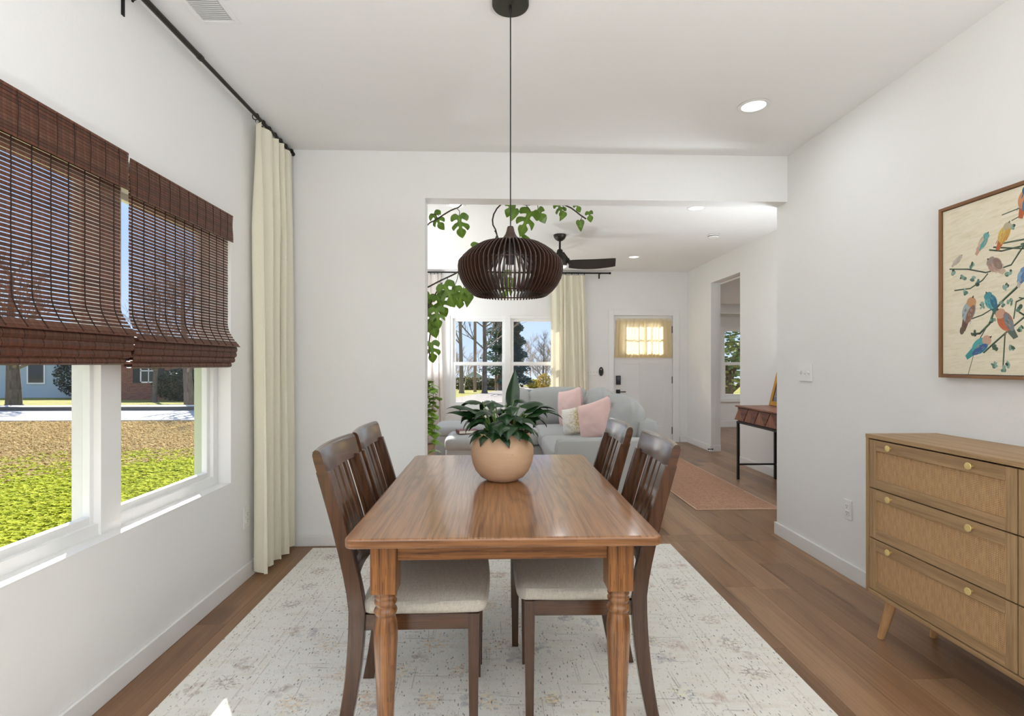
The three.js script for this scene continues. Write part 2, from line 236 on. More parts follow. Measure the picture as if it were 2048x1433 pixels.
// ---------------------------------------------------------------- dining chairs (seat faces +x in its own axes)
const seatMap = dtex(512, 512, 0.12, 0.12, (u, v) => { const t = 0.55 * pn(u, v, 128, 10, 4) + 0.45 * pn(u, v, 30, 90, 8); return mix3([176, 168, 155], [216, 209, 197], t); });
const seatBump = dtex(512, 512, 0.12, 0.12, (u, v) => 0.55 * pn(u, v, 128, 10, 4) + 0.45 * pn(u, v, 30, 90, 8), false);
M.seat = std('#ffffff', 0.95, { map: seatMap, bumpMap: seatBump, bumpScale: 0.0008, sheen: 0.3, sheenRoughness: 0.6 });
function makeChair() {
  const g = new THREE.Group();
  // posts: outline swept in the x-y plane
  const cx = (y) => y < 0.45 ? -0.212 - 0.055 * Math.pow(1 - y / 0.45, 1.8) : -0.212 - 0.118 * Math.pow((y - 0.45) / 0.47, 1.25);
  const half = (y) => y < 0.45 ? 0.018 + 0.006 * y / 0.45 : 0.024 - 0.006 * Math.abs((y - 0.45) / 0.47);
  const s = new THREE.Shape(), ys = Array.from({ length: 17 }, (_, i) => i / 16 * 0.893);
  ys.forEach((y, i) => i ? s.lineTo(cx(y) - half(y), y) : s.moveTo(cx(y) - half(y), y)); [...ys].reverse().forEach((y) => s.lineTo(cx(y) + half(y), y)); s.closePath();
  const pg = boxUV(new THREE.ExtrudeGeometry(s, { depth: 0.024, bevelEnabled: true, bevelThickness: 0.003, bevelSize: 0.003, bevelSegments: 1 }).translate(0, 0, -0.012), 'y');
  for (const z of [-0.195, 0.195]) part('back_post', pg, M.chair, g).position.z = z;
  // crest: a curved board with a rolled top
  const bow = (t) => -0.02 * (1 - t * t), crisp = (q) => BGU.toCreasedNormals(q, 0.5);
  const crestSide = []; const sec = [[-0.017, 0], [-0.018, 0.05], [-0.017, 0.068], [-0.012, 0.08], [-0.003, 0.086], [0.006, 0.085], [0.011, 0.079], [0.013, 0.07], [0.013, 0.02], [0.012, 0], [-0.017, 0]];
  const cg = surf(14, sec.length - 1, (u, v) => { const t = u * 2 - 1, q = sec[Math.round(v * (sec.length - 1))], lean = 0.27; return new THREE.Vector3(cx(0.883) + bow(t) + q[0] - q[1] * lean, 0.883 + q[1], t * 0.211); });
  const cap = (t) => { const sh = new THREE.Shape(sec.slice(0, -1).map((q) => new THREE.Vector2(cx(0.883) + q[0] - q[1] * 0.27, 0.883 + q[1]))); const c = new THREE.ShapeGeometry(sh); c.translate(0, 0, t * 0.211); return c; };
  part('crest_rail', merge([boxUV(crisp(cg), 'z'), boxUV(cap(1), 'z'), boxUV(cap(-1), 'z')]), M.chair, g);
  const ly = 0.53; part('lower_rail', boxUV(crisp(surf(10, 4, (u, v) => { const t = u * 2 - 1, q = [[-0.011, 0], [-0.011, 0.045], [0.009, 0.045], [0.009, 0], [-0.011, 0]][Math.round(v * 4)]; return new THREE.Vector3(cx(ly) + bow(t) * 0.7 + q[0], ly + q[1] - 0.02 * t * t + 0.01, t * 0.186); })), 'z'), M.chair, g);
  for (let k = 0; k < 6; k++) {
    const t = (k - 2.5) / 2.5 * 0.76, z = t * 0.19, y0 = 0.555, y1 = 0.893;
    const sl = surf(4, 8, (u, v) => { const y = lerp(y0, y1, v), q = [[-0.006, -0.0172], [0.005, -0.0172], [0.005, 0.0172], [-0.006, 0.0172], [-0.006, -0.0172]][Math.round(u * 4)]; return new THREE.Vector3(cx(y) + bow(t) * lerp(0.7, 1, v) + q[0], y, z + q[1]); });
    part('slat', boxUV(crisp(sl), 'y'), M.chair, g);
  }
  const fl = (() => { const c = new THREE.CylinderGeometry(0.0255, 0.019, 0.43, 4, 1); c.rotateY(Math.PI / 4); const n = c.toNonIndexed(); n.computeVertexNormals(); n.translate(0, 0.215, 0); return boxUV(n, 'y'); })();
  for (const z of [-0.185, 0.185]) part('leg', fl, M.chair, g).position.set(0.165, 0, z);
  for (const z of [-0.188, 0.188]) part('seat_rail', bx(-0.205, 0.16, 0.378, 0.43, -z - 0.011, -z + 0.011, 0.002, 'x'), M.chair, g);
  part('seat_rail', bx(0.158, 0.18, 0.378, 0.43, -0.18, 0.18, 0.002, 'z'), M.chair, g); part('seat_rail', bx(-0.215, -0.195, 0.378, 0.43, -0.18, 0.18, 0.002, 'z'), M.chair, g);
  const cu = puff(0.405, 0.058, 0.42, 0.026, 0.014); cu.translate(0.005, 0.457, 0); part('seat_cushion', cu, M.seat, g, 'grey-beige woven seat pad');
  return g;
}
const chair0 = makeChair();
[[-0.232, 1.94, 0, 'dark wooden slat-back dining chair beside the window, nearer the viewer'], [-0.232, 2.395, 0.02, 'dark wooden slat-back dining chair on the window side, beside the white wall'],
  [0.292, 2.02, Math.PI - 0.02, 'dark wooden slat-back dining chair on the dresser side, nearer the viewer'], [0.262, 2.53, Math.PI - 0.02, 'dark wooden slat-back dining chair on the dresser side, in front of the sofa arm']].forEach(([x, d, t, label], i) => {
  const c = i ? chair0.clone() : chair0; c.name = numbered('dining_chair'); c.position.copy(V(x, 0.012, d)); c.rotation.y = t; scene.add(c); tag(c, label, 'chair', 'dining chairs around the table');
});
// ---------------------------------------------------------------- dining rug
function canvasTex(w, h, draw) { const c = document.createElement('canvas'); c.width = w; c.height = h; draw(c.getContext('2d'), w, h); const t = new THREE.CanvasTexture(c); t.colorSpace = THREE.SRGBColorSpace; t.magFilter = THREE.LinearFilter; t.anisotropy = 8; return t; }
{
  const X0 = -1.23, X1 = 1.225, D0 = 0.62, D1 = 3.645;
  const t = canvasTex(1640, 2020, (c, w, h) => {
    const r = rng(77); c.fillStyle = '#eae7df'; c.fillRect(0, 0, w, h);
    for (let i = 0; i < 2600; i++) { c.fillStyle = ['rgba(236,231,222,.16)', 'rgba(205,196,182,.14)', 'rgba(214,214,210,.18)', 'rgba(222,205,184,.14)'][i % 4]; const s = 10 + r() * 70; c.fillRect(r() * w - s / 2, r() * h - 4, s, 3 + r() * 26); }
    const line = (x0, y0, x1, y1, col, lw) => { c.strokeStyle = col; c.lineWidth = lw; c.beginPath(); c.moveTo(x0, y0); c.lineTo(x1, y1); c.stroke(); };
    // worn border bands
    for (const m of [40, 64, 170, 194, 250]) { c.strokeStyle = m === 64 || m === 194 ? 'rgba(150,132,116,.34)' : 'rgba(168,152,136,.26)'; c.lineWidth = m === 170 ? 5 : 3; c.setLineDash([30 + m % 17, 9, 60, 22, 14, 12]); c.strokeRect(m, m, w - 2 * m, h - 2 * m); } c.setLineDash([]);
    const motif = (x, y, s, k) => {
      c.save(); c.translate(x, y); c.rotate(r() * 0.2 - 0.1); c.lineWidth = 1.6 + r() * 2; c.strokeStyle = `rgba(${120 + k * 14},${108 + k * 10},${100 + k * 4},${0.14 + r() * 0.22})`; if (r() < 0.25) { c.restore(); return; }
      for (let a = 0; a < 8; a++) { c.rotate(Math.PI / 4); c.beginPath(); c.ellipse(s * 0.55, 0, s * 0.34, s * 0.15, 0, r() * 2, 3.5 + r() * 2.5); c.stroke(); }
      c.beginPath(); c.arc(0, 0, s * 0.3, 0.3, 5.2); c.stroke(); for (let q = 0; q < 46; q++) { c.fillStyle = `rgba(${[148, 176, 132][k % 3]},${[130, 150, 134][k % 3]},${[118, 138, 136][k % 3]},${0.1 + r() * 0.22})`; const aa = r() * 6.3, rr = s * Math.sqrt(r()) * 0.8; c.fillRect(Math.cos(aa) * rr, Math.sin(aa) * rr, 3 + r() * 9, 2 + r() * 6); } c.restore();
    };
    for (let y = 120; y < h; y += 150) for (const x of [117, w - 117]) motif(x, y, 46, (y / 150 | 0) % 3);
    for (let x = 270; x < w - 200; x += 150) for (const y of [117, h - 117]) motif(x, y, 46, 1);
    for (let y = 330, k = 0; y < h - 250; y += 128, k++) for (let x = 320 + (k % 2) * 80; x < w - 280; x += 160) motif(x + r() * 20, y + r() * 20, 34 + r() * 38, k + (x / 160 | 0));
    for (let i = 0; i < 240; i++) { const x = 260 + r() * (w - 520), y = 260 + r() * (h - 520), s = 40 + r() * 60, v = r() < 0.6; line(x, y, v ? x + r() * 6 : x + s, v ? y + s : y + r() * 6, `rgba(110,100,94,${0.15 + r() * 0.22})`, 2); if (r() < 0.5) line(x + 9, y, v ? x + 9 : x + s, v ? y + s : y + 8, 'rgba(120,108,100,.2)', 2); }
    for (let i = 0; i < 60; i++) { const x = r() * w, y = r() * h; c.fillStyle = ['rgba(150,132,120,.16)', 'rgba(140,140,146,.16)', 'rgba(176,142,126,.14)'][i % 3]; for (let q = 0; q < 16; q++) { c.beginPath(); c.ellipse(x + r() * 50 - 25, y + r() * 50 - 25, 4 + r() * 12, 3 + r() * 8, r() * 3, 0, 7); c.fill(); } }
    for (let i = 0; i < 26000; i++) { const d = r(); c.fillStyle = d < 0.12 ? 'rgba(62,58,58,.55)' : d < 0.5 ? 'rgba(150,138,126,.35)' : 'rgba(244,240,232,.5)'; c.fillRect(r() * w, r() * h, 1.2 + r() * 2, 2 + r() * (d < 0.12 ? 8 : 6)); }
  });
  const bump = dtex(512, 512, 0.3, 0.3, (u, v) => 0.6 * fbm(u, v, 80, 60, 5, 2) + 0.4 * fbm(u, v, 14, 14, 6, 3), false);
  const g = new RoundedBoxGeometry(X1 - X0, 0.008, D1 - D0, 2, 0.0035), p = g.attributes.position, uv = g.attributes.uv; for (let i = 0; i < p.count; i++) uv.setXY(i, p.getX(i) / (X1 - X0) + 0.5, 0.5 - p.getZ(i) / (D1 - D0));
  const b2 = bump.clone(); b2.repeat.set((X1 - X0) / 0.3, (D1 - D0) / 0.3); b2.needsUpdate = true;
  const o = single('area_rug', 'large faded cream area rug under the dining table', 'rug', g, std('#ffffff', 0.97, { map: t, bumpMap: b2, bumpScale: 0.002 })); o.position.copy(V((X0 + X1) / 2, 0.0045, (D0 + D1) / 2));
}
// ---------------------------------------------------------------- potted plant on the table
function leaf(base, az, elev, len, wid, droop, fold, twist = 0, n = 10, prof = (t) => Math.pow(Math.sin(Math.PI * Math.pow(t, 0.62)), 1.05)) {
  const pos = [base.clone()], dirs = []; let e = elev;
  for (let i = 0; i <= n; i++) { const d = new THREE.Vector3(Math.cos(e) * Math.cos(az), Math.sin(e), Math.cos(e) * Math.sin(az)); dirs.push(d); pos.push(pos[i].clone().addScaledVector(d, len / n)); e -= droop / n * (0.4 + 1.2 * i / n); }
  const g = surf(6, n, (u, v) => {
    const i = Math.round(v * n), s = u * 2 - 1, d = dirs[i], side = new THREE.Vector3(-Math.sin(az), 0, Math.cos(az)).applyAxisAngle(d, twist * v), up = side.clone().cross(d).multiplyScalar(-1);
    const w = wid / 2 * (i === n ? 0.02 : prof(Math.max(0.03, v)));
    return pos[i].clone().addScaledVector(side, s * w * Math.cos(fold * Math.abs(s))).addScaledVector(up, Math.abs(s) * w * Math.sin(fold) * 0.9 + Math.sin(v * 9 + az * 5) * w * 0.1 * s * s);
  }); return g;
}
const leafMat = (c1, c2, s, rough = 0.35, tr = 0) => std('#ffffff', rough, { map: dtex(128, 256, 1, 1, (u, v) => { const mid = Math.exp(-Math.abs(u - 0.5) * 60), vein = Math.abs(mod(v * 11 - Math.abs(u - 0.5) * 5, 1) - 0.5); return mix3(mix3(c1, c2, fbm(u, v, 4, 6, s, 3)), [c2[0] * 1.25, c2[1] * 1.2, c2[2] * 1.1], clamp(mid * 0.5 + (vein > 0.44 ? 0.18 : 0))); }), side: THREE.DoubleSide, ...(tr ? { transmission: tr, thickness: 0 } : {}) });
M.lily = leafMat([17, 38, 20], [38, 72, 33], 5, 0.3); M.lilyStem = std('#5c7d3a', 0.5); M.soil = std('#2a2018', 1);
{
  const g = group('potted_plant', 'leafy green peace lily in a round terracotta-cream pot on the dining table', 'plant'), X = 0.036, D = 2.285, Y = 0.761;
  const clay = dtex(512, 256, 1, 1, (u, v) => { const n = fbm(u, v, 8, 5, 3, 4), st = pn(u, v, 6, 60, 9), sp = pn(u, v, 140, 70, 12) > 0.982 ? 1 : 0; return mix3(mix3([192, 156, 124], [206, 172, 140], n * 0.7 + st * 0.3), [140, 96, 66], sp * 0.6); });
  const pr = [[0, 0], [0.062, 0], [0.068, 0.003], [0.092, 0.016], [0.114, 0.042], [0.128, 0.075], [0.1345, 0.108], [0.134, 0.138], [0.129, 0.165], [0.121, 0.19], [0.1185, 0.203], [0.1165, 0.206], [0.1135, 0.203], [0.116, 0.18], [0.12, 0.15], [0, 0.15]];
  part('pot', lathe(pr, 48).translate(X, Y, -D), std('#ffffff', 0.62, { map: clay }), g, 'round cream terracotta bowl pot');
  part('soil', new THREE.CylinderGeometry(0.116, 0.116, 0.012, 24).translate(X, Y + 0.172, -D), M.soil, g);
  const base = (a, r) => new THREE.Vector3(X + Math.cos(a) * r, Y + 0.175, -D + Math.sin(a) * r);
  // [azimuth (0 = right, +pi/2 = toward the viewer), stem rise, stem length, leaf length, width, leaf rise, droop]
  const L = [[-1.05, 1.45, 0.15, 0.19, 0.08, 1.36, 0.15], [3.0, 1.0, 0.15, 0.2, 0.075, 0.35, 0.9], [2.75, 1.1, 0.16, 0.19, 0.085, 0.6, 1.5], [0.25, 1.0, 0.15, 0.22, 0.085, 0.5, 1.9], [0.1, 1.1, 0.16, 0.19, 0.08, 0.6, 1.7]], R3 = rng(23);
  for (const [n, e0, s0, l0, r0, d0] of [[14, 1.25, 0.165, 0.155, 0.35, 2.3], [18, 1.05, 0.125, 0.15, 0.1, 2.1], [15, 0.85, 0.075, 0.135, -0.05, 1.8]]) for (let i = 0; i < n; i++) L.push([i / n * 6.283 + R3() * 0.4, e0 + (R3() - 0.5) * 0.25, s0 * (0.8 + 0.45 * R3()), l0 * (0.8 + 0.4 * R3()), 0.076 + 0.024 * R3(), r0 + (R3() - 0.5) * 0.4, d0 + (R3() - 0.5) * 0.9]);
  L.forEach(([az, el, sl0, ll0, lw0, le, dr], i) => { const sl = sl0 * 0.88, ll = ll0 * (i ? 0.8 : 1), lw = lw0;
    const b = base(az, 0.02 + 0.035 * hash(i, 1, 3)), m = new THREE.Vector3(Math.cos(el) * Math.cos(az), Math.sin(el), Math.cos(el) * Math.sin(az)), tip = b.clone().addScaledVector(m, sl * 0.92), mid = b.clone().addScaledVector(m, sl * 0.5).add(new THREE.Vector3(0, 0.012, 0));
    const lf = part('leaf', leaf(tip, az + (hash(i, 2, 5) - 0.5) * 0.5, le, ll, lw, dr, 0.5, (hash(i, 3, 5) - 0.5) * 1.1), M.lily, g);
    part('stem', tube([b, mid, tip, tip.clone().addScaledVector(m, 0.006)], 0.0028, 5, 5), M.lilyStem, lf);
  });
  rebase(g, V(X, Y, D));
}
// ---------------------------------------------------------------- slatted pendant
{
  const g = group('pendant_lamp', 'dark wooden slatted pendant lamp hanging over the dining table', 'lamp'), X = 0.067, D = 2.155;
  part('canopy', lathe([[0, 0], [0.074, 0], [0.075, -0.004], [0.0745, -0.02], [0.072, -0.024], [0, -0.024]], 40).translate(X, H, -D), std('#3a3b33', 0.5, { metalness: 0.3 }), g);
  part('cord_grip', lathe([[0, 0.016], [0.006, 0.016], [0.0066, 0], [0.0055, -0.012], [0, -0.012]], 12).translate(X, H - 0.04, -D), M.black, g);
  part('cord', rod(V(X, 1.81, D), V(X, H - 0.04, D), 0.0026, 0.0026, 8), M.black, g);
  part('cap', boxUV(lathe([[0, 1.818], [0.012, 1.818], [0.014, 1.812], [0.0165, 1.8], [0.021, 1.787], [0.029, 1.775], [0.041, 1.765], [0.056, 1.7575], [0.062, 1.756], [0.062, 1.752], [0.05, 1.748], [0, 1.748]], 32), 'y').translate(X, 0, -D), M.walnut, g);
  const out = [[0.05, 1.753], [0.075, 1.7535], [0.10, 1.751], [0.125, 1.745], [0.15, 1.731], [0.175, 1.713], [0.197, 1.692], [0.211, 1.674], [0.214, 1.655], [0.2125, 1.632], [0.205, 1.605], [0.192, 1.58], [0.172, 1.556], [0.15, 1.538], [0.143, 1.535]];
  const inn = out.map(([r, y], i) => { const a = out[Math.max(0, i - 1)], b = out[Math.min(out.length - 1, i + 1)], tx = b[0] - a[0], ty = b[1] - a[1], l = Math.hypot(tx, ty), k = i < 2 ? 0.006 + i * 0.006 : 0.021; return [r + ty / l * k, y - tx / l * k]; });
  const s = new THREE.Shape(out.concat([...inn].reverse()).map((q) => new THREE.Vector2(q[0], q[1]))), fin = boxUV(new THREE.ExtrudeGeometry(s, { depth: 0.0042, bevelEnabled: false }).translate(0, 0, -0.0021), 'y');
  for (let i = 0, n = 66; i < n; i++) { const m = part('slat', fin, M.walnut, g); m.position.copy(V(X, 0, D)); m.rotation.y = i / n * Math.PI * 2; }
  const ring = (r, y, t) => new THREE.TorusGeometry(r, t, 6, 48).rotateX(Math.PI / 2).translate(X, y, -D);
  part('hoop', ring(0.192, 1.664, 0.003), M.walnut, g); part('hoop', ring(0.142, 1.546, 0.003), M.walnut, g);
  part('socket', rod(V(X, 1.665, D), V(X, 1.752, D), 0.02, 0.018, 18), M.black, g);
  part('bulb', lathe([[0, 1.56], [0.012, 1.562], [0.024, 1.572], [0.029, 1.588], [0.027, 1.606], [0.018, 1.63], [0.0135, 1.65], [0.0135, 1.668]], 24).translate(X, 0, -D), M.glass, g, 'unlit clear glass bulb');
  rebase(g, V(X, H, D));
}
// ---------------------------------------------------------------- woven wood shades
const reed = dtex(256, 64, 0.35, 0.03, (u, v) => mix3([134, 86, 62], [78, 48, 36], clamp(fbm(u, v, 24, 6, 3, 3) * 1.3 - 0.15))); 
M.reed = ['#ffffff', '#d2c4bc', '#f6e0d2'].map((c) => std(c, 0.5, { map: reed, transmission: 0.1, thickness: 0 })); M.thread = std('#2a1a14', 0.9); M.rail = std('#e9e6df', 0.5);
function wovenShade(label, d0, d1, seed, dy) {
  const g = group('woven_shade', label, 'window shade', 'woven wood shades on the left windows'), r = rng(seed), L = d1 - d0, X = XL + 0.012, cache = {};
  const slat = (name, x, y, ang, h, a, b, th = 0.0022) => { const k = h + ':' + (b - a).toFixed(3) + ':' + th, q = cache[k] ??= bx(-th / 2, th / 2, -h / 2, h / 2, -(b - a) / 2, (b - a) / 2, 0, 'z'); const m = part(name, q, M.reed[Math.floor(r() * 3)], g); m.position.copy(V(x, y, (a + b) / 2)); m.rotation.z = ang; m.rotation.x = (r() - 0.5) * 0.002; };
  part('headrail', bx(XL + 0.001, XL + 0.026, 2.0 + dy, 2.05 + dy, d0 + 0.01, d1 - 0.01, 0.003), M.rail, g);
  // valance: close-set reeds in front of the rail
  for (let y = 2.05; y > 1.91; y -= 0.0112) slat('valance_slat', X + 0.034 + 0.002 * Math.sin(y * 40), y + dy, 0.03, 0.0098, d0, d1);
  part('valance_backing', bx(X + 0.0305, X + 0.0318, 1.915 + dy, 2.05 + dy, d0 + 0.004, d1 - 0.004), std('#4a2a1c', 0.9), g);
  // open body, flaring into the room at the foot, where the reeds close up
  const body = []; for (let y = 1.99; y > 1.352; y -= y > 1.374 ? 0.0137 : 0.0098) { const t = clamp((1.48 - y) / 0.125), x = X + 0.016 + 0.05 * t * t; body.push([x, y]); slat('slat', x, y + dy, 0.74 * t, y > 1.375 ? 0.0103 : 0.0118, d0 + 0.02 - 0.02 * t * t + (r() - 0.5) * 0.003, d1 - 0.02 + 0.03 * t * t + (r() - 0.5) * 0.003); }
  // gathered folds: loops of close-set reeds
  const fold = (x, y, w, h, a, b) => { const pts = []; for (let i = 0; i <= 20; i++) { const t = i / 20 * Math.PI * 1.5 - Math.PI * 0.5; pts.push([x + w * Math.cos(t) * (0.6 + 0.4 * Math.sin(t * 0.5)), y - h / 2 - h / 2 * Math.sin(t)]); } for (let i = 0; i < 20; i += 2) { const p = pts[i], q = pts[i + 2] ?? pts[20], l = Math.hypot(q[0] - p[0], q[1] - p[1]); slat('fold_slat', (p[0] + q[0]) / 2, (p[1] + q[1]) / 2 + dy, Math.atan2(q[1] - p[1], q[0] - p[0]) + Math.PI / 2, +(l + 0.002).toFixed(3), a, b); } };
  fold(X + 0.036, 1.364, 0.03, 0.046, d0 - 0.003, d1 + 0.006); fold(X + 0.034, 1.334, 0.029, 0.042, d0 - 0.003, d1 + 0.005); fold(X + 0.032, 1.302, 0.025, 0.036, d0 - 0.002, d1 - 0.004); fold(X + 0.026, 1.272, 0.022, 0.03, d0 + 0.006, d1 - 0.025);
  for (let d = d0 + 0.035; d < d1 - 0.01; d += 0.0705) {
    part('valance_thread', tube([V(X + 0.0365, 2.05 + dy, d), V(X + 0.038, 1.985 + dy, d + 0.002), V(X + 0.037, 1.912 + dy, d)], 0.0013, 8, 4), M.thread, g);
    part('thread', tube(body.filter((_, i) => i % 4 === 0).concat([[X + 0.067, 1.353]]).map((q, i) => V(q[0] + 0.0014, q[1] + dy, d + 0.0015 * (i % 2))), 0.0022, 30, 4), M.thread, g);
  }
  for (let d = d0 + 0.035; d < d1 - 0.03; d += 0.0705) for (const [x, y, w, h] of [[X + 0.036, 1.364, 0.03, 0.046], [X + 0.034, 1.334, 0.029, 0.042], [X + 0.032, 1.302, 0.025, 0.036], [X + 0.026, 1.272, 0.022, 0.03]]) part('fold_thread', tube([0, 1, 2, 3, 4].map((i) => { const t = i / 4 * Math.PI - Math.PI / 2; return V(x + (w + 0.002) * Math.cos(t) * (0.6 + 0.4 * Math.sin(t * 0.5)), y + dy - h / 2 - (h / 2 + 0.001) * Math.sin(t), d - 0.006 + i * 0.004); }), 0.0009, 8, 4), M.thread, g);
  return rebase(g, V(XL, 2.05 + dy, (d0 + d1) / 2));
}
wovenShade('brown woven wood shade on the window nearer the viewer', 1.22, 2.085, 3, 0.015);
wovenShade('brown woven wood shade on the window beside the cream curtain', 2.095, 2.9, 4, 0);
// ---------------------------------------------------------------- dining curtain and rod
const linen = (a, b, s) => dtex(256, 256, 0.12, 0.12, (u, v) => mix3(a, b, 0.5 * pn(u, v, 40, 128, s) + 0.5 * pn(u, v, 128, 24, s + 1)));
M.cream = std('#ffffff', 0.95, { map: linen([238, 231, 208], [250, 246, 228], 3), side: THREE.DoubleSide, transmission: 0.18, thickness: 0 });
M.blush = std('#ffffff', 0.95, { map: linen([226, 216, 208], [238, 230, 224], 7), side: THREE.DoubleSide, transmission: 0.35, thickness: 0 });
M.sheer = std('#ffffff', 0.95, { map: linen([238, 220, 178], [250, 236, 202], 9), side: THREE.DoubleSide, transmission: 0.55, thickness: 0 });
// along 'd' or 'x'; s0..s1 run at the head, e0..e1 run at the hem
function drape(along, at, s0, s1, e0, e1, y0, y1, n, amp, seed, side = 1) {
  return surf(n * 16, 18, (u, v) => {
    const y = lerp(y0, y1, v), k = lerp(0.55, 1, sm(clamp(v * 4))), w = u * n + 0.22 * Math.sin(u * n * 2.1 + seed) + 0.10 * Math.sin(v * 3 + u * 9 + seed);
    const o = amp * k * (Math.sin(w * Math.PI * 2) + 0.35 * Math.sin(w * Math.PI * 4 + seed + v)) * (0.8 + 0.3 * Math.sin(u * 11 + seed)), s = lerp(lerp(s0, s1, u), lerp(e0, e1, u), v) + amp * 0.3 * Math.cos(w * Math.PI * 2) * k;
    const p = along === 'd' ? V(at + side * o, y, s) : V(s, y, at + side * o); p.u = u * n * amp * 4.5; p.w = y; return p;
  });
}
{
  const g = group('curtain', 'cream pleated floor-length curtain beside the left window', 'curtain'), X = -1.368;
  part('panel', drape('d', X, 3.13, 3.655, 3.13, 3.69, 2.672, 0.03, 5, 0.047, 1.1), M.cream, g);
  rebase(g, V(X, 0.03, 3.38));
}
{
  const g = group('curtain_rod', 'long black curtain rod just under the ceiling of the dining room', 'curtain rod'), X = -1.385, Y = 2.706;
  part('rod', [rod(V(X, Y, 0.6), V(X, Y, 2.55), 0.0125, 0.0125, 14), rod(V(X, Y, 2.5), V(X, Y, 3.695), 0.0105, 0.0105, 14)], M.bronze, g);
  part('collar', rod(V(X, Y, 2.535), V(X, Y, 2.56), 0.0142, 0.0142, 14), M.bronze, g);
  for (const d of [2.12, 3.66]) { const b = part('bracket', [bx(XL, XL + 0.004, 2.62, 2.715, d - 0.009, d + 0.009, 0.001), rod(V(XL, Y - 0.004, d), V(X, Y - 0.004, d), 0.006, 0.006, 8), new THREE.TorusGeometry(0.0155, 0.005, 8, 16).translate(X, Y, -d)], M.blackMetal, g); part('thumb_screw', [rod(V(X - 0.01, Y - 0.02, d), V(X - 0.024, Y - 0.027, d), 0.002, 0.002, 6), ball(0.005, X - 0.026, Y - 0.028, d, 8)], M.blackMetal, b); }
  part('end_cap', rod(V(X, Y, 3.69), V(X, Y, 3.705), 0.0145, 0.0145, 14), M.blackMetal, g);
  for (let i = 0; i < 7; i++) { const d = 3.13 + i * 0.085; part('ring', [new THREE.TorusGeometry(0.0185, 0.0028, 6, 18).translate(X, Y - 0.008, -d), rod(V(X, Y - 0.026, d), V(X, Y - 0.04, d), 0.0018, 0.0018, 6)], M.blackMetal, g); }
  rebase(g, V(X, Y, 2.1));
}
// ---------------------------------------------------------------- wall plates and ceiling bits
function plate(name, label, cat, w, h, deco, grp) {   // lies in the x-y plane, faces +z
  const g = group(name, label, cat, grp); part('plate', new RoundedBoxGeometry(w, h, 0.007, 2, 0.003).translate(0, 0, 0.0035), M.plate, g); deco(g); return g;
}
const outletFace = (g) => { for (const y of [-0.0195, 0.0195]) { const f = part('receptacle', new RoundedBoxGeometry(0.034, 0.028, 0.004, 2, 0.0018).translate(0, y, 0.0075), M.plate, g); part('slot', [new THREE.BoxGeometry(0.0022, 0.009, 0.001).translate(-0.0065, y + 0.003, 0.0096), new THREE.BoxGeometry(0.0022, 0.007, 0.001).translate(0.0065, y + 0.003, 0.0096), new THREE.CylinderGeometry(0.0026, 0.0026, 0.001, 8).rotateX(Math.PI / 2).translate(0, y - 0.008, 0.0096)], M.dark, f); } };
const toggleFace = (n) => (g) => { for (let i = 0; i < n; i++) { const x = (i - (n - 1) / 2) * 0.046; part('switch_slot', new THREE.BoxGeometry(0.0105, 0.025, 0.001).translate(x, 0, 0.0072), std('#c9c7c2', 0.5), g); part('toggle', new RoundedBoxGeometry(0.009, 0.013, 0.014, 1, 0.002).rotateX(-0.5).translate(x, 0.004, 0.011), M.plate, g); } };
let o = plate('outlet', 'white duplex outlet low on the wall beside the dresser', 'outlet', 0.072, 0.115, outletFace); o.position.copy(V(XR, 0.40, 3.058)); o.rotation.y = -Math.PI / 2;
o = plate('outlet', 'white duplex outlet low on the wall beside the cream curtain', 'outlet', 0.072, 0.125, outletFace); o.position.copy(V(XL, 0.365, 3.15)); o.rotation.y = Math.PI / 2;
o = plate('light_switch', 'white three-toggle switch plate on the wall above the outlet', 'light switch', 0.15, 0.116, toggleFace(3)); o.position.copy(V(XR, 1.2, 3.485)); o.rotation.y = -Math.PI / 2;
o = plate('light_switch', 'white four-toggle switch plate beside the front door', 'light switch', 0.2, 0.116, toggleFace(4)); o.position.copy(V(1.57, 1.13, DF));
{ const g = group('remote_fob', 'black oval remote hung on the wall beside the front door', 'remote'); const s = new THREE.Shape(); s.absellipse(0, 0, 0.034, 0.07, 0, Math.PI * 2); const h = new THREE.Path(); h.absellipse(0, 0.036, 0.016, 0.018, 0, Math.PI * 2); s.holes.push(h); part('body', new THREE.ExtrudeGeometry(s, { depth: 0.012, bevelEnabled: true, bevelSize: 0.003, bevelThickness: 0.003, bevelSegments: 2 }), M.black, g); part('button', new THREE.CylinderGeometry(0.012, 0.012, 0.003, 16).rotateX(Math.PI / 2).translate(0, -0.025, 0.0165), M.blackMetal, g); g.position.copy(V(1.712, 1.135, DF - 0.003)); }
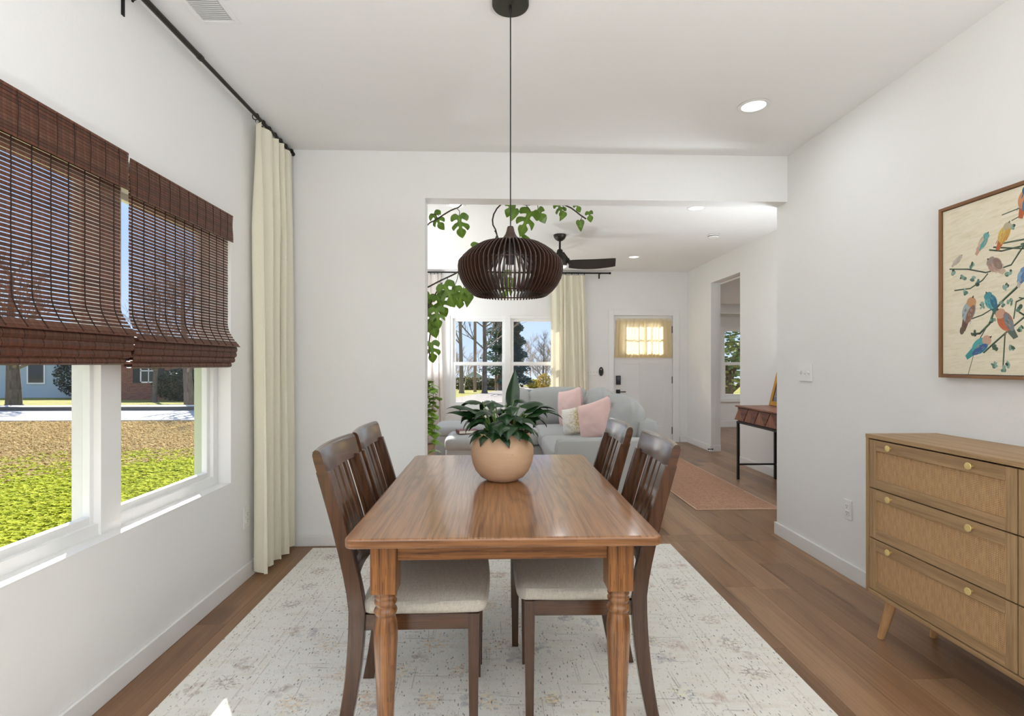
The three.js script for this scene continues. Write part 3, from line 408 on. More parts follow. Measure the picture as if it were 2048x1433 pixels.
{ const g = group('ceiling_vent', 'white ceiling air register near the curtain rod', 'vent'); const x0 = -1.27, x1 = -1.1, d0 = 2.02, d1 = 2.345, y = H - 0.006; part('frame', [bx(x0, x0 + 0.022, y, H, d0, d1, 0.002), bx(x1 - 0.022, x1, y, H, d0, d1, 0.002), bx(x0 + 0.022, x1 - 0.022, y, H, d0, d0 + 0.022, 0.002), bx(x0 + 0.022, x1 - 0.022, y, H, d1 - 0.022, d1, 0.002)], M.trim, g); part('throat', bx(x0 + 0.02, x1 - 0.02, H - 0.0015, H, d0 + 0.02, d1 - 0.02), std('#d5d3cf', 0.7), g); for (let d = d0 + 0.032; d < d1 - 0.026; d += 0.0125) { const m = part('louver', new THREE.BoxGeometry(x1 - x0 - 0.046, 0.0012, 0.011), M.trim, g); m.position.copy(V((x0 + x1) / 2, H - 0.005, d)); m.rotation.x = 0.5; } for (const d of [2.06, 2.31]) part('screw', new THREE.CylinderGeometry(0.0035, 0.0035, 0.002, 10), M.rail, g).position.copy(V(x1 - 0.011, y, d)); rebase(g, V(-1.185, H, 2.18)); }
{ const g = group('smoke_detector', 'round white smoke detector on the living room ceiling', 'smoke detector'); part('base', lathe([[0, 0], [0.07, 0], [0.07, -0.01], [0.066, -0.012], [0, -0.012]], 32), M.plate, g); part('cover', lathe([[0.058, -0.012], [0.058, -0.03], [0.05, -0.037], [0, -0.039]], 32), M.plate, g); part('grille', lathe([[0.0585, -0.015], [0.0592, -0.018], [0.0585, -0.021]], 32), M.dark, g); g.position.copy(V(2.517, H, 6.0)); }
// ---------------------------------------------------------------- lamps
M.glow = new THREE.MeshPhysicalMaterial({ color: '#ffffff', roughness: 0.5, emissive: new THREE.Color().setRGB(1, 0.98, 0.95), emissiveIntensity: 1.6 });
const WARM = new THREE.Color().setRGB(0.89, 0.945, 1.0);
function downlight(label, x, d, y, power) {
  const g = group('recessed_light', label, 'ceiling light', 'recessed ceiling lights');
  part('trim_ring', lathe([[0.066, 0], [0.088, 0], [0.087, -0.004], [0.07, -0.006], [0.066, -0.003]], 36), M.trim, g);
  part('light_lens', new THREE.CylinderGeometry(0.067, 0.067, 0.003, 32).translate(0, -0.0015, 0), M.glow, g);
  const l = new THREE.RectAreaLight(WARM, power, 0.118, 0.118); l.position.set(0, -0.008, 0); l.rotation.x = -Math.PI / 2; g.add(l); g.position.copy(V(x, y, d));
}
const LP = 62, GLOBE = 1.5, UP = 68;
downlight('lit recessed downlight in the dining room ceiling above the dresser wall', 1.488, 2.99, H, LP);
downlight('lit recessed downlight in the living room ceiling near the beam, right of the fan', 1.92, 4.97, H, LP);
downlight('lit recessed downlight in the living room ceiling near the front door', 1.935, 7.27, H, LP);
downlight('lit recessed downlight in the living room ceiling above the hanging vine', -0.355, 4.96, H, LP);
downlight('lit recessed downlight in the living room ceiling behind the slatted pendant', -0.43, 7.28, H, LP);
downlight('lit recessed downlight in the ceiling behind the viewer, window side', -0.55, -0.2, H, LP);
downlight('lit recessed downlight in the ceiling behind the viewer, dresser side', 1.488, -0.2, H, LP);
downlight('lit recessed downlight of the small room past the doorway', 4.6, 8.2, 2.4, LP * 7);
// open-topped floor uplights, all out of view: two at the sides of the viewer, three behind the living room walls
[[-0.45, -0.4, 'behind the viewer on the window side', 124], [1.2, -0.4, 'behind the viewer on the dresser side', 110], [-1.15, 5.75, 'at the left wall of the living room', UP * 0.8], [-1.15, 7.75, 'in the left corner of the living room', UP * 0.8], [2.72, 4.2, 'behind the wall end beside the console table', UP]].forEach(([x, d, w, P]) => {
  const g = group('floor_lamp', `black floor uplight ${w}`, 'lamp', 'floor uplights');
  part('base', lathe([[0, 0], [0.14, 0], [0.14, 0.015], [0.03, 0.03], [0, 0.03]], 32), M.black, g); part('pole', rod(new THREE.Vector3(0, 0.02, 0), new THREE.Vector3(0, 0.88, 0), 0.012), M.black, g);
  part('bowl', lathe([[0.01, 0.86], [0.12, 0.89], [0.2, 0.95], [0.225, 1.0], [0.215, 1.0], [0.19, 0.955], [0, 0.93]], 40), M.black, g); part('light_lens', new THREE.CylinderGeometry(0.205, 0.205, 0.004, 36).translate(0, 0.975, 0), M.glow, g);
  const l = new THREE.RectAreaLight(WARM, P, 0.36, 0.36); l.position.set(0, 0.985, 0); l.rotation.x = Math.PI / 2; g.add(l); g.position.copy(V(x, 0, d));
});
// white glass globes over the kitchen island, behind the viewer
[[-0.75, 'window side'], [0.35, 'middle'], [1.45, 'dresser side']].forEach(([x, w]) => {
  const g = group('globe_pendant', `white glass globe pendant behind the viewer, ${w}`, 'lamp', 'globe pendants over the kitchen island'), d = -1.75, y = 1.42;
  part('globe_light', new THREE.SphereGeometry(0.2, 32, 20), M.glow, g); part('cord', rod(new THREE.Vector3(0, 0.2, 0), new THREE.Vector3(0, H - y, 0), 0.004), M.black, g); part('canopy', new THREE.CylinderGeometry(0.06, 0.06, 0.02, 24).translate(0, H - y - 0.01, 0), M.black, g);
  const l = new THREE.PointLight(WARM, GLOBE, 0, 2); l.castShadow = true; l.shadow.radius = 9.5; g.add(l); g.position.copy(V(x, y, d));
});
// ---------------------------------------------------------------- framed canvas of birds on the right wall
{
  const g = group('framed_canvas', 'framed canvas painting of songbirds on branches above the dresser', 'painting'), D1 = 2.381, D0 = 1.606, Y0 = 1.197, Y1 = 1.972, X = XR;
  const t = canvasTex(1400, 1400, (c, w) => {
    const r = rng(9), px = (u) => (u - 0.128) * 1.02 * w, py = (v) => (v - 0.017) / 0.973 * w; c.fillStyle = '#e4dac2'; c.fillRect(0, 0, w, w); c.lineCap = 'round'; c.lineJoin = 'round';
    for (let i = 0; i < 2600; i++) { const x = r() * w, y = r() * w, l = 20 + r() * 110; c.strokeStyle = ['rgba(240,232,214,.25)', 'rgba(206,192,160,.16)', 'rgba(190,180,140,.12)', 'rgba(232,222,206,.3)'][i % 4]; c.lineWidth = 3 + r() * 14; c.beginPath(); c.moveTo(x, y); c.lineTo(x + l, y - l * 0.2 * r()); c.stroke(); }
    const branch = (pts, lw) => { for (const [col, k, o] of [['#3d4a3a', 1, 0], ['#6f8468', 0.35, -lw * 0.2], ['#2e2e2a', 0.3, lw * 0.25]]) { c.strokeStyle = col; c.lineWidth = lw * k; c.beginPath(); pts.forEach((p, i) => c[i ? 'lineTo' : 'moveTo'](px(p[0]) + o, py(p[1]) + o + (r() - 0.5) * 5)); c.stroke(); } };
    const mirror = (p) => [1.256 - p[0], p[1] * 0.96 + 0.03];
    const BR = [[[[0.18, 0.369], [0.3, 0.392], [0.409, 0.427], [0.5, 0.419], [0.553, 0.411], [0.591, 0.361]], 11], [[[0.213, 0.497], [0.314, 0.5], [0.389, 0.466], [0.42, 0.438]], 10], [[[0.432, 0.309], [0.5, 0.33], [0.64, 0.325], [0.8, 0.28]], 12], [[[0.508, 0.29], [0.65, 0.298]], 12], [[[0.503, 0.141], [0.6, 0.13], [0.7, 0.16]], 7], [[[0.66, 0.46], [0.576, 0.539], [0.514, 0.586], [0.46, 0.637], [0.432, 0.708], [0.374, 0.757], [0.329, 0.76]], 17], [[[0.446, 0.63], [0.389, 0.657], [0.326, 0.673]], 8], [[[0.409, 0.732], [0.359, 0.81]], 7], [[[0.66, 0.66], [0.535, 0.753], [0.46, 0.813], [0.397, 0.864]], 13], [[[0.519, 0.77], [0.508, 0.943]], 11], [[[0.66, 0.58], [0.579, 0.607], [0.566, 0.692]], 10], [[[0.3, 0.99], [0.34, 0.86]], 5], [[[0.591, 0.361], [0.64, 0.30]], 12]];
    for (const [p, lw] of BR) { branch(p, lw); branch(p.map(mirror), lw); }
    const LEAF = ['#5f7d70', '#7d9a88', '#4a5d4c', '#88a79a', '#3c4a40'];
    const lf = (u, v, s = 26) => { for (let i = 0; i < 5; i++) { c.fillStyle = LEAF[Math.floor(r() * 5)]; c.beginPath(); c.ellipse(px(u) + (r() - 0.5) * s, py(v) + (r() - 0.5) * s, s * (0.3 + r() * 0.35), s * (0.2 + r() * 0.25), r() * 3, 0, 7); c.fill(); } };
    for (const p of [[0.514, 0.955], [0.46, 0.93], [0.54, 0.93], [0.553, 0.842], [0.46, 0.839], [0.395, 0.604], [0.519, 0.524], [0.545, 0.603], [0.591, 0.645], [0.338, 0.755], [0.268, 0.432], [0.329, 0.374], [0.203, 0.393], [0.283, 0.517], [0.54, 0.451], [0.50, 0.61], [0.56, 0.22], [0.45, 0.7], [0.36, 0.48], [0.33, 0.45], [0.6, 0.75]]) { lf(p[0], p[1], 34); const m = mirror(p); lf(m[0], m[1], 32); }
    const bird = (h, tl, cols, fat = 0.3) => {
      const x0 = px(h[0]), y0 = py(h[1]), x1 = px(tl[0]), y1 = py(tl[1]), l = Math.hypot(x1 - x0, y1 - y0), a = Math.atan2(y1 - y0, x1 - x0); c.save(); c.translate(x0, y0); c.rotate(a); const W = l * fat;
      c.fillStyle = cols[3]; c.beginPath(); c.moveTo(l * 0.55, -W * 0.35); c.lineTo(l * 1.02, -W * 0.22); c.lineTo(l, W * 0.2); c.lineTo(l * 0.55, W * 0.4); c.fill();
      c.fillStyle = cols[1]; c.beginPath(); c.ellipse(l * 0.4, 0, l * 0.32, W * 0.62, 0, 0, 7); c.fill();
      c.fillStyle = cols[0]; c.beginPath(); c.ellipse(l * 0.12, 0, l * 0.15, W * 0.45, 0, 0, 7); c.fill();
      c.fillStyle = cols[2]; c.beginPath(); c.ellipse(l * 0.48, -W * 0.22, l * 0.3, W * 0.32, 0.12, 0, 7); c.fill();
      for (let i = 0; i < 26; i++) { c.strokeStyle = cols[Math.floor(r() * 4)]; c.globalAlpha = 0.7; c.lineWidth = 3 + r() * 5; const bx0 = l * (0.15 + r() * 0.55), by = (r() - 0.5) * W; c.beginPath(); c.moveTo(bx0, by); c.lineTo(bx0 + 22 * r() + 8, by + (r() - 0.5) * 6); c.stroke(); } c.globalAlpha = 1;
      c.fillStyle = '#4a4038'; c.beginPath(); c.moveTo(-l * 0.02, -W * 0.1); c.lineTo(-l * 0.1, 0); c.lineTo(-l * 0.01, W * 0.12); c.fill(); c.restore();
    };
    const B = [[[0.42, 0.217], [0.35, 0.319], ['#6aa39c', '#c9b8a0', '#5b9a98', '#c49a86'], 0.34], [[0.54, 0.192], [0.476, 0.319], ['#b8ab90', '#d2b25a', '#c59a4e', '#b2623e'], 0.36], [[0.258, 0.305], [0.193, 0.357], ['#b9b0a2', '#cfc0ae', '#a89e92', '#b4ab9c'], 0.36], [[0.426, 0.361], [0.514, 0.447], ['#9c8a80', '#b09084', '#8d766a', '#c2ab98'], 0.5], [[0.329, 0.559], [0.268, 0.734], ['#c4946a', '#9fb0b4', '#8a6a5c', '#6a5148'], 0.36], [[0.415, 0.543], [0.475, 0.66], ['#4f8f96', '#5fa4a6', '#3d6c88', '#3f6a66'], 0.42], [[0.482, 0.642], [0.576, 0.793], ['#c89c80', '#c06a48', '#7d8288', '#5c6860'], 0.36], [[0.432, 0.786], [0.29, 0.89], ['#c4a08a', '#56a6a6', '#46608e', '#3f8f90'], 0.36], [[0.62, 0.44], [0.59, 0.534], ['#6a8cb0', '#86a4bc', '#5878a0', '#c0b4a4'], 0.36], [[0.64, 0.03], [0.601, 0.183], ['#47627c', '#c98c66', '#55748c', '#b0623e'], 0.36]];
    for (const [a, b, cs, f] of B) { bird(a, b, cs, f); if (a[0] < 0.5) bird(mirror(a), mirror(b), cs, f); }
    c.fillStyle = '#6a5a4c'; c.beginPath(); c.ellipse(px(0.262), py(0.735), 22, 34, 0.2, 0, 7); c.fill();
  });
  const F = 0.014, fm = M.oakLeg; const fr = woodMat([140, 98, 62], [104, 68, 40], { s: 151, rings: 5, warp: 2, sx: 0.2, sy: 0.8 }, { roughness: 0.5 });
  part('frame', [bx(X - 0.038, X, Y0, Y1, D0, D0 + F, 0.0015), bx(X - 0.038, X, Y0, Y1, D1 - F, D1, 0.0015), bx(X - 0.038, X, Y1 - F, Y1, D0 + F, D1 - F, 0.0015, 'z'), bx(X - 0.038, X, Y0, Y0 + F, D0 + F, D1 - F, 0.0015, 'z')], fr, g);
  const cv = bx(X - 0.03, X - 0.004, Y0 + F + 0.003, Y1 - F - 0.003, D0 + F + 0.003, D1 - F - 0.003), p = cv.attributes.position, uv = cv.attributes.uv; for (let i = 0; i < p.count; i++) uv.setXY(i, (D1 - F + p.getZ(i)) / (D1 - D0 - 2 * F), (p.getY(i) - Y0 - F) / (Y1 - Y0 - 2 * F));
  part('canvas', cv, std('#ffffff', 0.8, { map: t }), g); rebase(g, V(X, Y0, (D0 + D1) / 2));
}
// ---------------------------------------------------------------- dresser with cane drawers
{
  const g = group('dresser', 'light oak dresser with woven cane drawer fronts and brass knobs', 'dresser'), X0 = 1.735, X1 = XR - 0.016, D1 = 2.415, D0 = D1 - 1.43, Y0 = 0.205, Y1 = 0.935, T = 0.018;
  part('top', bx(X0 - 0.004, X1, Y1 - T, Y1, D0, D1, 0.0015, 'z'), M.oak, g);
  part('side_panel', bx(X0 - 0.002, X1, Y0, Y1 - T, D1 - T, D1, 0.001), M.oak, g); part('side_panel', bx(X0 - 0.002, X1, Y0, Y1 - T, D0, D0 + T, 0.001), M.oak, g);
  part('bottom', bx(X0 - 0.002, X1, Y0, Y0 + T, D0 + T, D1 - T, 0.001, 'z'), M.oak, g); part('back_panel', bx(X1 - 0.006, X1 - 0.001, Y0 + T, Y1 - T, D0 + T, D1 - T), M.oak, g); part('divider', bx(X0 + 0.02, X1 - 0.006, Y0 + T, Y1 - T, (D0 + D1) / 2 - 0.009, (D0 + D1) / 2 + 0.009), M.oak, g);
  const N = 12, weave = (u, v) => { const cu = mod(u * N, 1), cv = mod(v * N, 1), iu = Math.floor(u * N), iv = Math.floor(v * N), over = (iu + iv) % 2, su = Math.abs(cu - 0.5) < 0.34, sv = Math.abs(cv - 0.5) < 0.34; return su && (over || !sv) ? 0.62 + 0.38 * Math.cos((cu - 0.5) * 3) : sv ? 0.5 + 0.38 * Math.cos((cv - 0.5) * 3) : 0.0; };
  const cane = std('#ffffff', 0.65, { map: dtex(384, 384, 0.078, 0.078, (u, v) => mix3([104, 74, 48], mix3([176, 136, 94], [206, 168, 122], fbm(u, v, 20, 3, 7, 2)), clamp(weave(u, v) * 1.25))), bumpMap: dtex(384, 384, 0.078, 0.078, (u, v) => weave(u, v), false), bumpScale: 0.0018 });
  const knobG = lathe([[0, 0], [0.0045, 0], [0.0045, 0.012], [0.006, 0.014], [0.0135, 0.0165], [0.014, 0.019], [0.0125, 0.0215], [0, 0.022]], 24).rotateZ(Math.PI / 2);
  const rows = [[0.692, 0.911], [0.462, 0.687], [0.227, 0.457]], mid = (D0 + D1) / 2, cols = [[mid + 0.0025, D1 - T - 0.003], [D0 + T + 0.003, mid - 0.0025]], FW = 0.04;
  for (const [c0, c1] of cols) for (const [y0, y1] of rows) {
    const d = part('drawer', [bx(X0 + 0.001, X0 + 0.018, y0, y1, c1 - FW, c1, 0.0012), bx(X0 + 0.001, X0 + 0.018, y0, y1, c0, c0 + FW, 0.0012), bx(X0 + 0.001, X0 + 0.018, y1 - 0.048, y1, c0 + FW, c1 - FW, 0.0012, 'z'), bx(X0 + 0.001, X0 + 0.018, y0, y0 + 0.042, c0 + FW, c1 - FW, 0.0012, 'z')], M.oak, g);
    part('cane_panel', bx(X0 + 0.009, X0 + 0.012, y0 + 0.04, y1 - 0.046, c0 + FW - 0.002, c1 - FW + 0.002, 0, 'y'), cane, d, 'woven natural cane inset');
    for (const f of [0.195, 0.765]) part('knob', knobG, M.brass, d, 'round brass knob').position.copy(V(X0 + 0.001, y1 - 0.023, lerp(c1, c0, f)));
  }
  for (const [lx, ld, sx, sd] of [[X0 + 0.06, D1 - 0.09, -0.02, 0.05], [X0 + 0.06, D0 + 0.09, -0.02, -0.05], [X1 - 0.06, D1 - 0.09, 0.01, 0.05], [X1 - 0.06, D0 + 0.09, 0.01, -0.05]]) part('leg', boxUV(rod(V(lx + sx, 0, ld + sd), V(lx, Y0, ld), 0.0145, 0.023, 20), 'y'), M.oakLeg, g);
  rebase(g, V((X0 + X1) / 2, 0, (D0 + D1) / 2));
}
// ---------------------------------------------------------------- living room: sectional sofa
const sofaMap = dtex(256, 256, 0.06, 0.06, (u, v) => mix3([156, 157, 155], [194, 194, 191], 0.5 * pn(u, v, 64, 48, 3) + 0.5 * pn(u, v, 128, 128, 5))), sofaBump = dtex(256, 256, 0.06, 0.06, (u, v) => 0.5 * pn(u, v, 64, 48, 3) + 0.5 * pn(u, v, 128, 128, 5), false);
M.sofa = std('#ffffff', 0.95, { map: sofaMap, bumpMap: sofaBump, bumpScale: 0.001, sheen: 0.25, sheenRoughness: 0.6 });
M.pink = std('#ffffff', 0.95, { map: linen([226, 190, 182], [238, 206, 198], 13), sheen: 0.3 }); M.gold = std('#ffffff', 0.9, { map: dtex(256, 256, 1, 1, (u, v) => mix3([232, 226, 214], [196, 170, 112], clamp(fbm(u, v, 30, 30, 3, 2) * 2 - 0.9 + (u - 0.55) * 2))) });
function throwPillow(w, h, t, seed) {
  const f = (s) => surf(18, 18, (u, v) => { const a = u * 2 - 1, b = v * 2 - 1, k = Math.pow(Math.max(0, (1 - a * a) * (1 - b * b)), 0.42), wr = (fbm(u, v, 5, 5, seed, 3) - 0.5) * 0.03 * k; return new THREE.Vector3(a * w / 2 * (1 - 0.07 * (1 - b * b)), b * h / 2 * (1 - 0.07 * (1 - a * a)), s * (t / 2 * k + wr)); });
  const A = f(1), B = f(-1); B.index.array.reverse(); B.computeVertexNormals(); return merge([A, B]);
}
{
  const g = group('sectional_sofa', 'grey upholstered L-shaped sofa between the dining table and the front window', 'sofa');
  const put = (name, w, h, d, r, b, x, y, dd, seed = 0, wob = 0, rx = 0, ry = 0, rz = 0) => { const m = part(name, puff(w, h, d, r, b, seed, wob), M.sofa, g); m.position.copy(V(x, y, dd)); m.rotation.set(rx, ry, rz); };
  put('base', 0.86, 0.30, 2.5, 0.03, 0, 0.97, 0.21, 5.75); put('base', 0.42, 0.30, 1.1, 0.03, 0, 0.37, 0.21, 6.36);
  put('arm', 0.92, 0.57, 0.2, 0.05, 0.008, 0.975, 0.345, 4.42);
  put('back', 0.2, 0.72, 2.55, 0.05, 0.004, 1.33, 0.41, 5.78); put('back', 1.16, 0.68, 0.2, 0.05, 0.004, 0.72, 0.40, 6.92);
  put('seat_cushion', 0.74, 0.17, 0.98, 0.05, 0.02, 0.86, 0.435, 5.02, 1, 0.01); put('seat_cushion', 0.74, 0.17, 0.95, 0.05, 0.02, 0.86, 0.435, 6.02, 2, 0.01); put('seat_cushion', 0.36, 0.17, 1.0, 0.05, 0.015, 0.34, 0.435, 6.3, 3, 0.01);
  put('back_cushion', 0.2, 0.46, 0.92, 0.09, 0.05, 1.2, 0.69, 5.05, 4, 0.02, 0.06, 0, -0.3); put('back_cushion', 0.2, 0.46, 0.9, 0.09, 0.05, 1.17, 0.72, 5.95, 5, 0.02, 0, 0, -0.2);
  put('back_cushion', 0.74, 0.46, 0.22, 0.09, 0.03, 0.82, 0.71, 6.73, 6, 0.02, -0.15); put('back_cushion', 0.3, 0.44, 0.22, 0.09, 0.03, 0.31, 0.70, 6.74, 7, 0.02, -0.15);
  for (const [x, d] of [[1.385, 4.36], [0.57, 4.36], [1.385, 6.98], [0.22, 6.96], [0.22, 5.88]]) part('foot', rod(V(x, 0, d), V(x, 0.075, d), 0.02, 0.028, 12), M.black, g);
  rebase(g, V(0.6, 0, 5.7));
}
const pil = (label, m, w, h, t, x, y, d, rx, ry, rz, seed) => { const p = single('throw_pillow', label, 'pillow', throwPillow(w, h, t, seed), m, 'pillows on the sofa'); p.position.copy(V(x, y, d)); p.rotation.set(rx, ry, rz); };
pil('pink linen pillow leaning in the corner of the grey sofa', M.pink, 0.46, 0.46, 0.2, 0.9, 0.735, 6.2, -0.1, -1.12, 0.1, 3);
pil('white and gold flecked small pillow between the two pink pillows', M.gold, 0.34, 0.3, 0.14, 0.84, 0.66, 5.5, -0.15, -0.9, 0.12, 5);
pil('pink linen pillow leaning on the sofa nearest the dining chairs', M.pink, 0.48, 0.4, 0.2, 1.0, 0.7, 5.18, -0.15, -1.05, 0.16, 7);
function ottoman(label, x, d, w, dd, h) {
  const g = group('ottoman', label, 'ottoman', 'grey ottomans by the window'); const m = part('body', puff(w, h - 0.12, dd, 0.03, 0.004), M.sofa, g); m.position.set(0, (h - 0.12) / 2 + 0.05, 0); const c = part('cushion', puff(w + 0.02, 0.15, dd + 0.02, 0.055, 0.018), M.sofa, g); c.position.set(0, h - 0.04, 0);
  for (const [a, b] of [[-1, -1], [-1, 1], [1, -1], [1, 1]]) part('foot', rod(new THREE.Vector3(a * (w / 2 - 0.07), 0, b * (dd / 2 - 0.07)), new THREE.Vector3(a * (w / 2 - 0.07), 0.06, b * (dd / 2 - 0.07)), 0.02, 0.026), M.black, g);
  g.position.copy(V(x, 0, d));
}
ottoman('pale grey ottoman by the front window, farther from the dining table', -0.42, 6.95, 0.64, 0.62, 0.45);
ottoman('pale grey ottoman behind the potted plant, nearer the dining table', -0.2, 6.0, 0.64, 0.6, 0.43);
{ const g = group('book', 'dark red hardback book lying on the pale ottoman', 'book'); part('cover', [bx(-0.11, 0.11, 0, 0.004, -0.08, 0.08, 0.001), bx(-0.11, 0.11, 0.034, 0.038, -0.08, 0.08, 0.001), bx(-0.112, -0.108, 0, 0.038, -0.08, 0.08, 0.001)], std('#6e2f28', 0.5), g); part('pages', bx(-0.107, 0.105, 0.004, 0.034, -0.076, 0.076), std('#e9e4d8', 0.9), g); g.position.copy(V(-0.3, 0.485, 5.95)); g.rotation.y = 0.3; }
// ---------------------------------------------------------------- runner rug
{
  const t = canvasTex(512, 1700, (c, w, h) => { const r = rng(5); c.fillStyle = '#b28a70'; c.fillRect(0, 0, w, h); for (let i = 0; i < 34000; i++) { const q = r(); c.fillStyle = q < 0.33 ? 'rgba(116,76,60,.4)' : q < 0.6 ? 'rgba(198,158,130,.45)' : q < 0.8 ? 'rgba(170,110,86,.4)' : 'rgba(126,104,84,.38)'; c.fillRect(r() * w, r() * h, 2 + r() * 9, 1.5 + r() * 3); } c.strokeStyle = 'rgba(112,80,64,.5)'; for (const m of [22, 46, 60]) { c.lineWidth = 3; c.strokeRect(m, m, w - 2 * m, h - 2 * m); } for (let y = 120; y < h; y += 118) for (let k = 0; k < 3; k++) { c.lineWidth = 3; c.strokeStyle = 'rgba(104,70,56,.38)'; const x = 110 + k * 146; c.beginPath(); for (let a = 0; a < 9; a++) c.lineTo(x + Math.cos(a * Math.PI / 4) * (28 + 22 * (a % 2)), y + Math.sin(a * Math.PI / 4) * (26 + 24 * (a % 2))); c.stroke(); } for (let i = 0; i < 16000; i++) { c.fillStyle = 'rgba(208,172,146,.35)'; c.fillRect(r() * w, r() * h, 3, 2); } c.strokeStyle = '#cdae96'; c.lineWidth = 10; c.strokeRect(3, 3, w - 6, h - 6); });
  const w = 0.74, l = 2.44, g = new RoundedBoxGeometry(w, 0.006, l, 2, 0.0025), p = g.attributes.position; for (let i = 0; i < p.count; i++) g.attributes.uv.setXY(i, p.getX(i) / w + 0.5, 0.5 - p.getZ(i) / l);
  single('runner_rug', 'faded rust-pink runner rug on the floor past the sofa', 'rug', g, std('#ffffff', 0.97, { map: t })).position.copy(V(2.105, 0.0035, 4.5 + l / 2));
}
// ---------------------------------------------------------------- console table
{
  const g = group('console_table', 'wooden console table with carved diamond front and thin black metal legs', 'console table'), X0 = 2.645, X1 = 3.085, D1 = 5.72, D0 = 4.5, Y0 = 0.635, Y1 = 0.805;
  part('top', bx(X0 - 0.006, X1, Y1 - 0.016, Y1, D0, D1, 0.002, 'z'), M.acacia, g); part('box', bx(X0 + 0.022, X1, Y0, Y1 - 0.016, D0 + 0.004, D1 - 0.004, 0.001, 'z'), M.acaciaDark, g);
  // raised triangles cut across the drawer fronts
  const n = 11, s = (D1 - D0) / n, tri = (a, b, c, th) => { const sh = new THREE.Shape([a, b, c].map((q) => new THREE.Vector2(q[0], q[1]))); return new THREE.ExtrudeGeometry(sh, { depth: th, bevelEnabled: true, bevelSize: 0.002, bevelThickness: 0.004, bevelSegments: 1 }).rotateY(-Math.PI / 2); };
  for (let i = 0; i < n; i++) { const up = i % 2 === 0, h = Y1 - Y0 - 0.03, up0 = tri([-s * 0.94, 0.004], [s * 0.94, 0.004], [0, h], 0.006), dn0 = tri([-s * 0.94, h], [s * 0.94, h], [0, 0.004], 0.006); const m = part('carved_panel', boxUV(up ? up0 : dn0, up ? 'y' : 'z', i * 0.13, i * 0.07), up ? M.acacia : M.acaciaDark, g); m.position.copy(V(X0 + 0.02 - (up ? 0 : 0.004), Y0 + 0.006, D0 + (i + 0.5) * s)); }
  const L = 0.012; for (const x of [X0 + 0.014, X1 - 0.014]) for (const d of [D0 + 0.03, D1 - 0.03]) part('leg', bx(x - L, x + L, 0, Y0, d - L, d + L, 0.001), M.black, g);
  for (const d of [D0 + 0.03, D1 - 0.03]) part('stretcher', bx(X0 + 0.014, X1 - 0.014, 0.155, 0.172, d - 0.008, d + 0.008), M.black, g); part('stretcher', bx(X1 - 0.022, X1 - 0.006, 0.155, 0.172, D0 + 0.03, D1 - 0.03), M.black, g); part('frame_rail', bx(X0 + 0.002, X0 + 0.026, Y0 - 0.02, Y0, D0 + 0.018, D1 - 0.018), M.black, g); part('frame_rail', bx(X1 - 0.026, X1 - 0.002, Y0 - 0.02, Y0, D0 + 0.018, D1 - 0.018), M.black, g);
  rebase(g, V(2.865, 0, 5.11));
}
{ // gilt frame leaning on the wall
  const g = group('picture_frame', 'gilt framed picture leaning on the console table', 'picture'), w = 0.5, h = 0.5, F = 0.05, gold = std('#b8842f', 0.35, { metalness: 0.6 });
  part('frame', [new RoundedBoxGeometry(F, h, 0.03, 2, 0.008).translate(-w / 2 + F / 2, h / 2, 0), new RoundedBoxGeometry(F, h, 0.03, 2, 0.008).translate(w / 2 - F / 2, h / 2, 0), new RoundedBoxGeometry(w - 2 * F, F, 0.03, 2, 0.008).translate(0, h - F / 2, 0), new RoundedBoxGeometry(w - 2 * F, F, 0.03, 2, 0.008).translate(0, F / 2, 0)], gold, g);
  part('inner_edge', [new THREE.BoxGeometry(0.008, h - 2 * F, 0.012).translate(-w / 2 + F, h / 2, 0.006), new THREE.BoxGeometry(0.008, h - 2 * F, 0.012).translate(w / 2 - F, h / 2, 0.006)], std('#5c3a18', 0.5), g);
  part('picture', new THREE.BoxGeometry(w - 2 * F, h - 2 * F, 0.01).translate(0, h / 2, -0.003), std('#ffffff', 0.7, { map: dtex(128, 128, 1, 1, (u, v) => mix3(mix3([84, 96, 118], [128, 128, 132], fbm(u, v, 5, 4, 3, 4)), [186, 170, 140], sm(clamp((fbm(u, v, 7, 7, 9, 3) - 0.58) * 6)))) }), g);
  g.rotation.order = 'YXZ'; g.rotation.set(-0.24, -Math.PI / 2, 0); g.position.copy(V(2.962, 0.811, 5.35));
}
{ const g = group('door_stop', 'small dark spring door stop on the baseboard by the doorway', 'door stop'); part('spring', rod(new THREE.Vector3(0, 0, 0), new THREE.Vector3(-0.06, 0, 0), 0.006, 0.005), M.bronze, g); part('tip', rod(new THREE.Vector3(-0.06, 0, 0), new THREE.Vector3(-0.07, 0, 0), 0.009, 0.009), M.black, g); part('base', rod(new THREE.Vector3(0, 0, 0), new THREE.Vector3(-0.006, 0, 0), 0.013, 0.011), M.bronze, g); g.position.copy(V(XLR - BT, 0.05, 7.4)); }
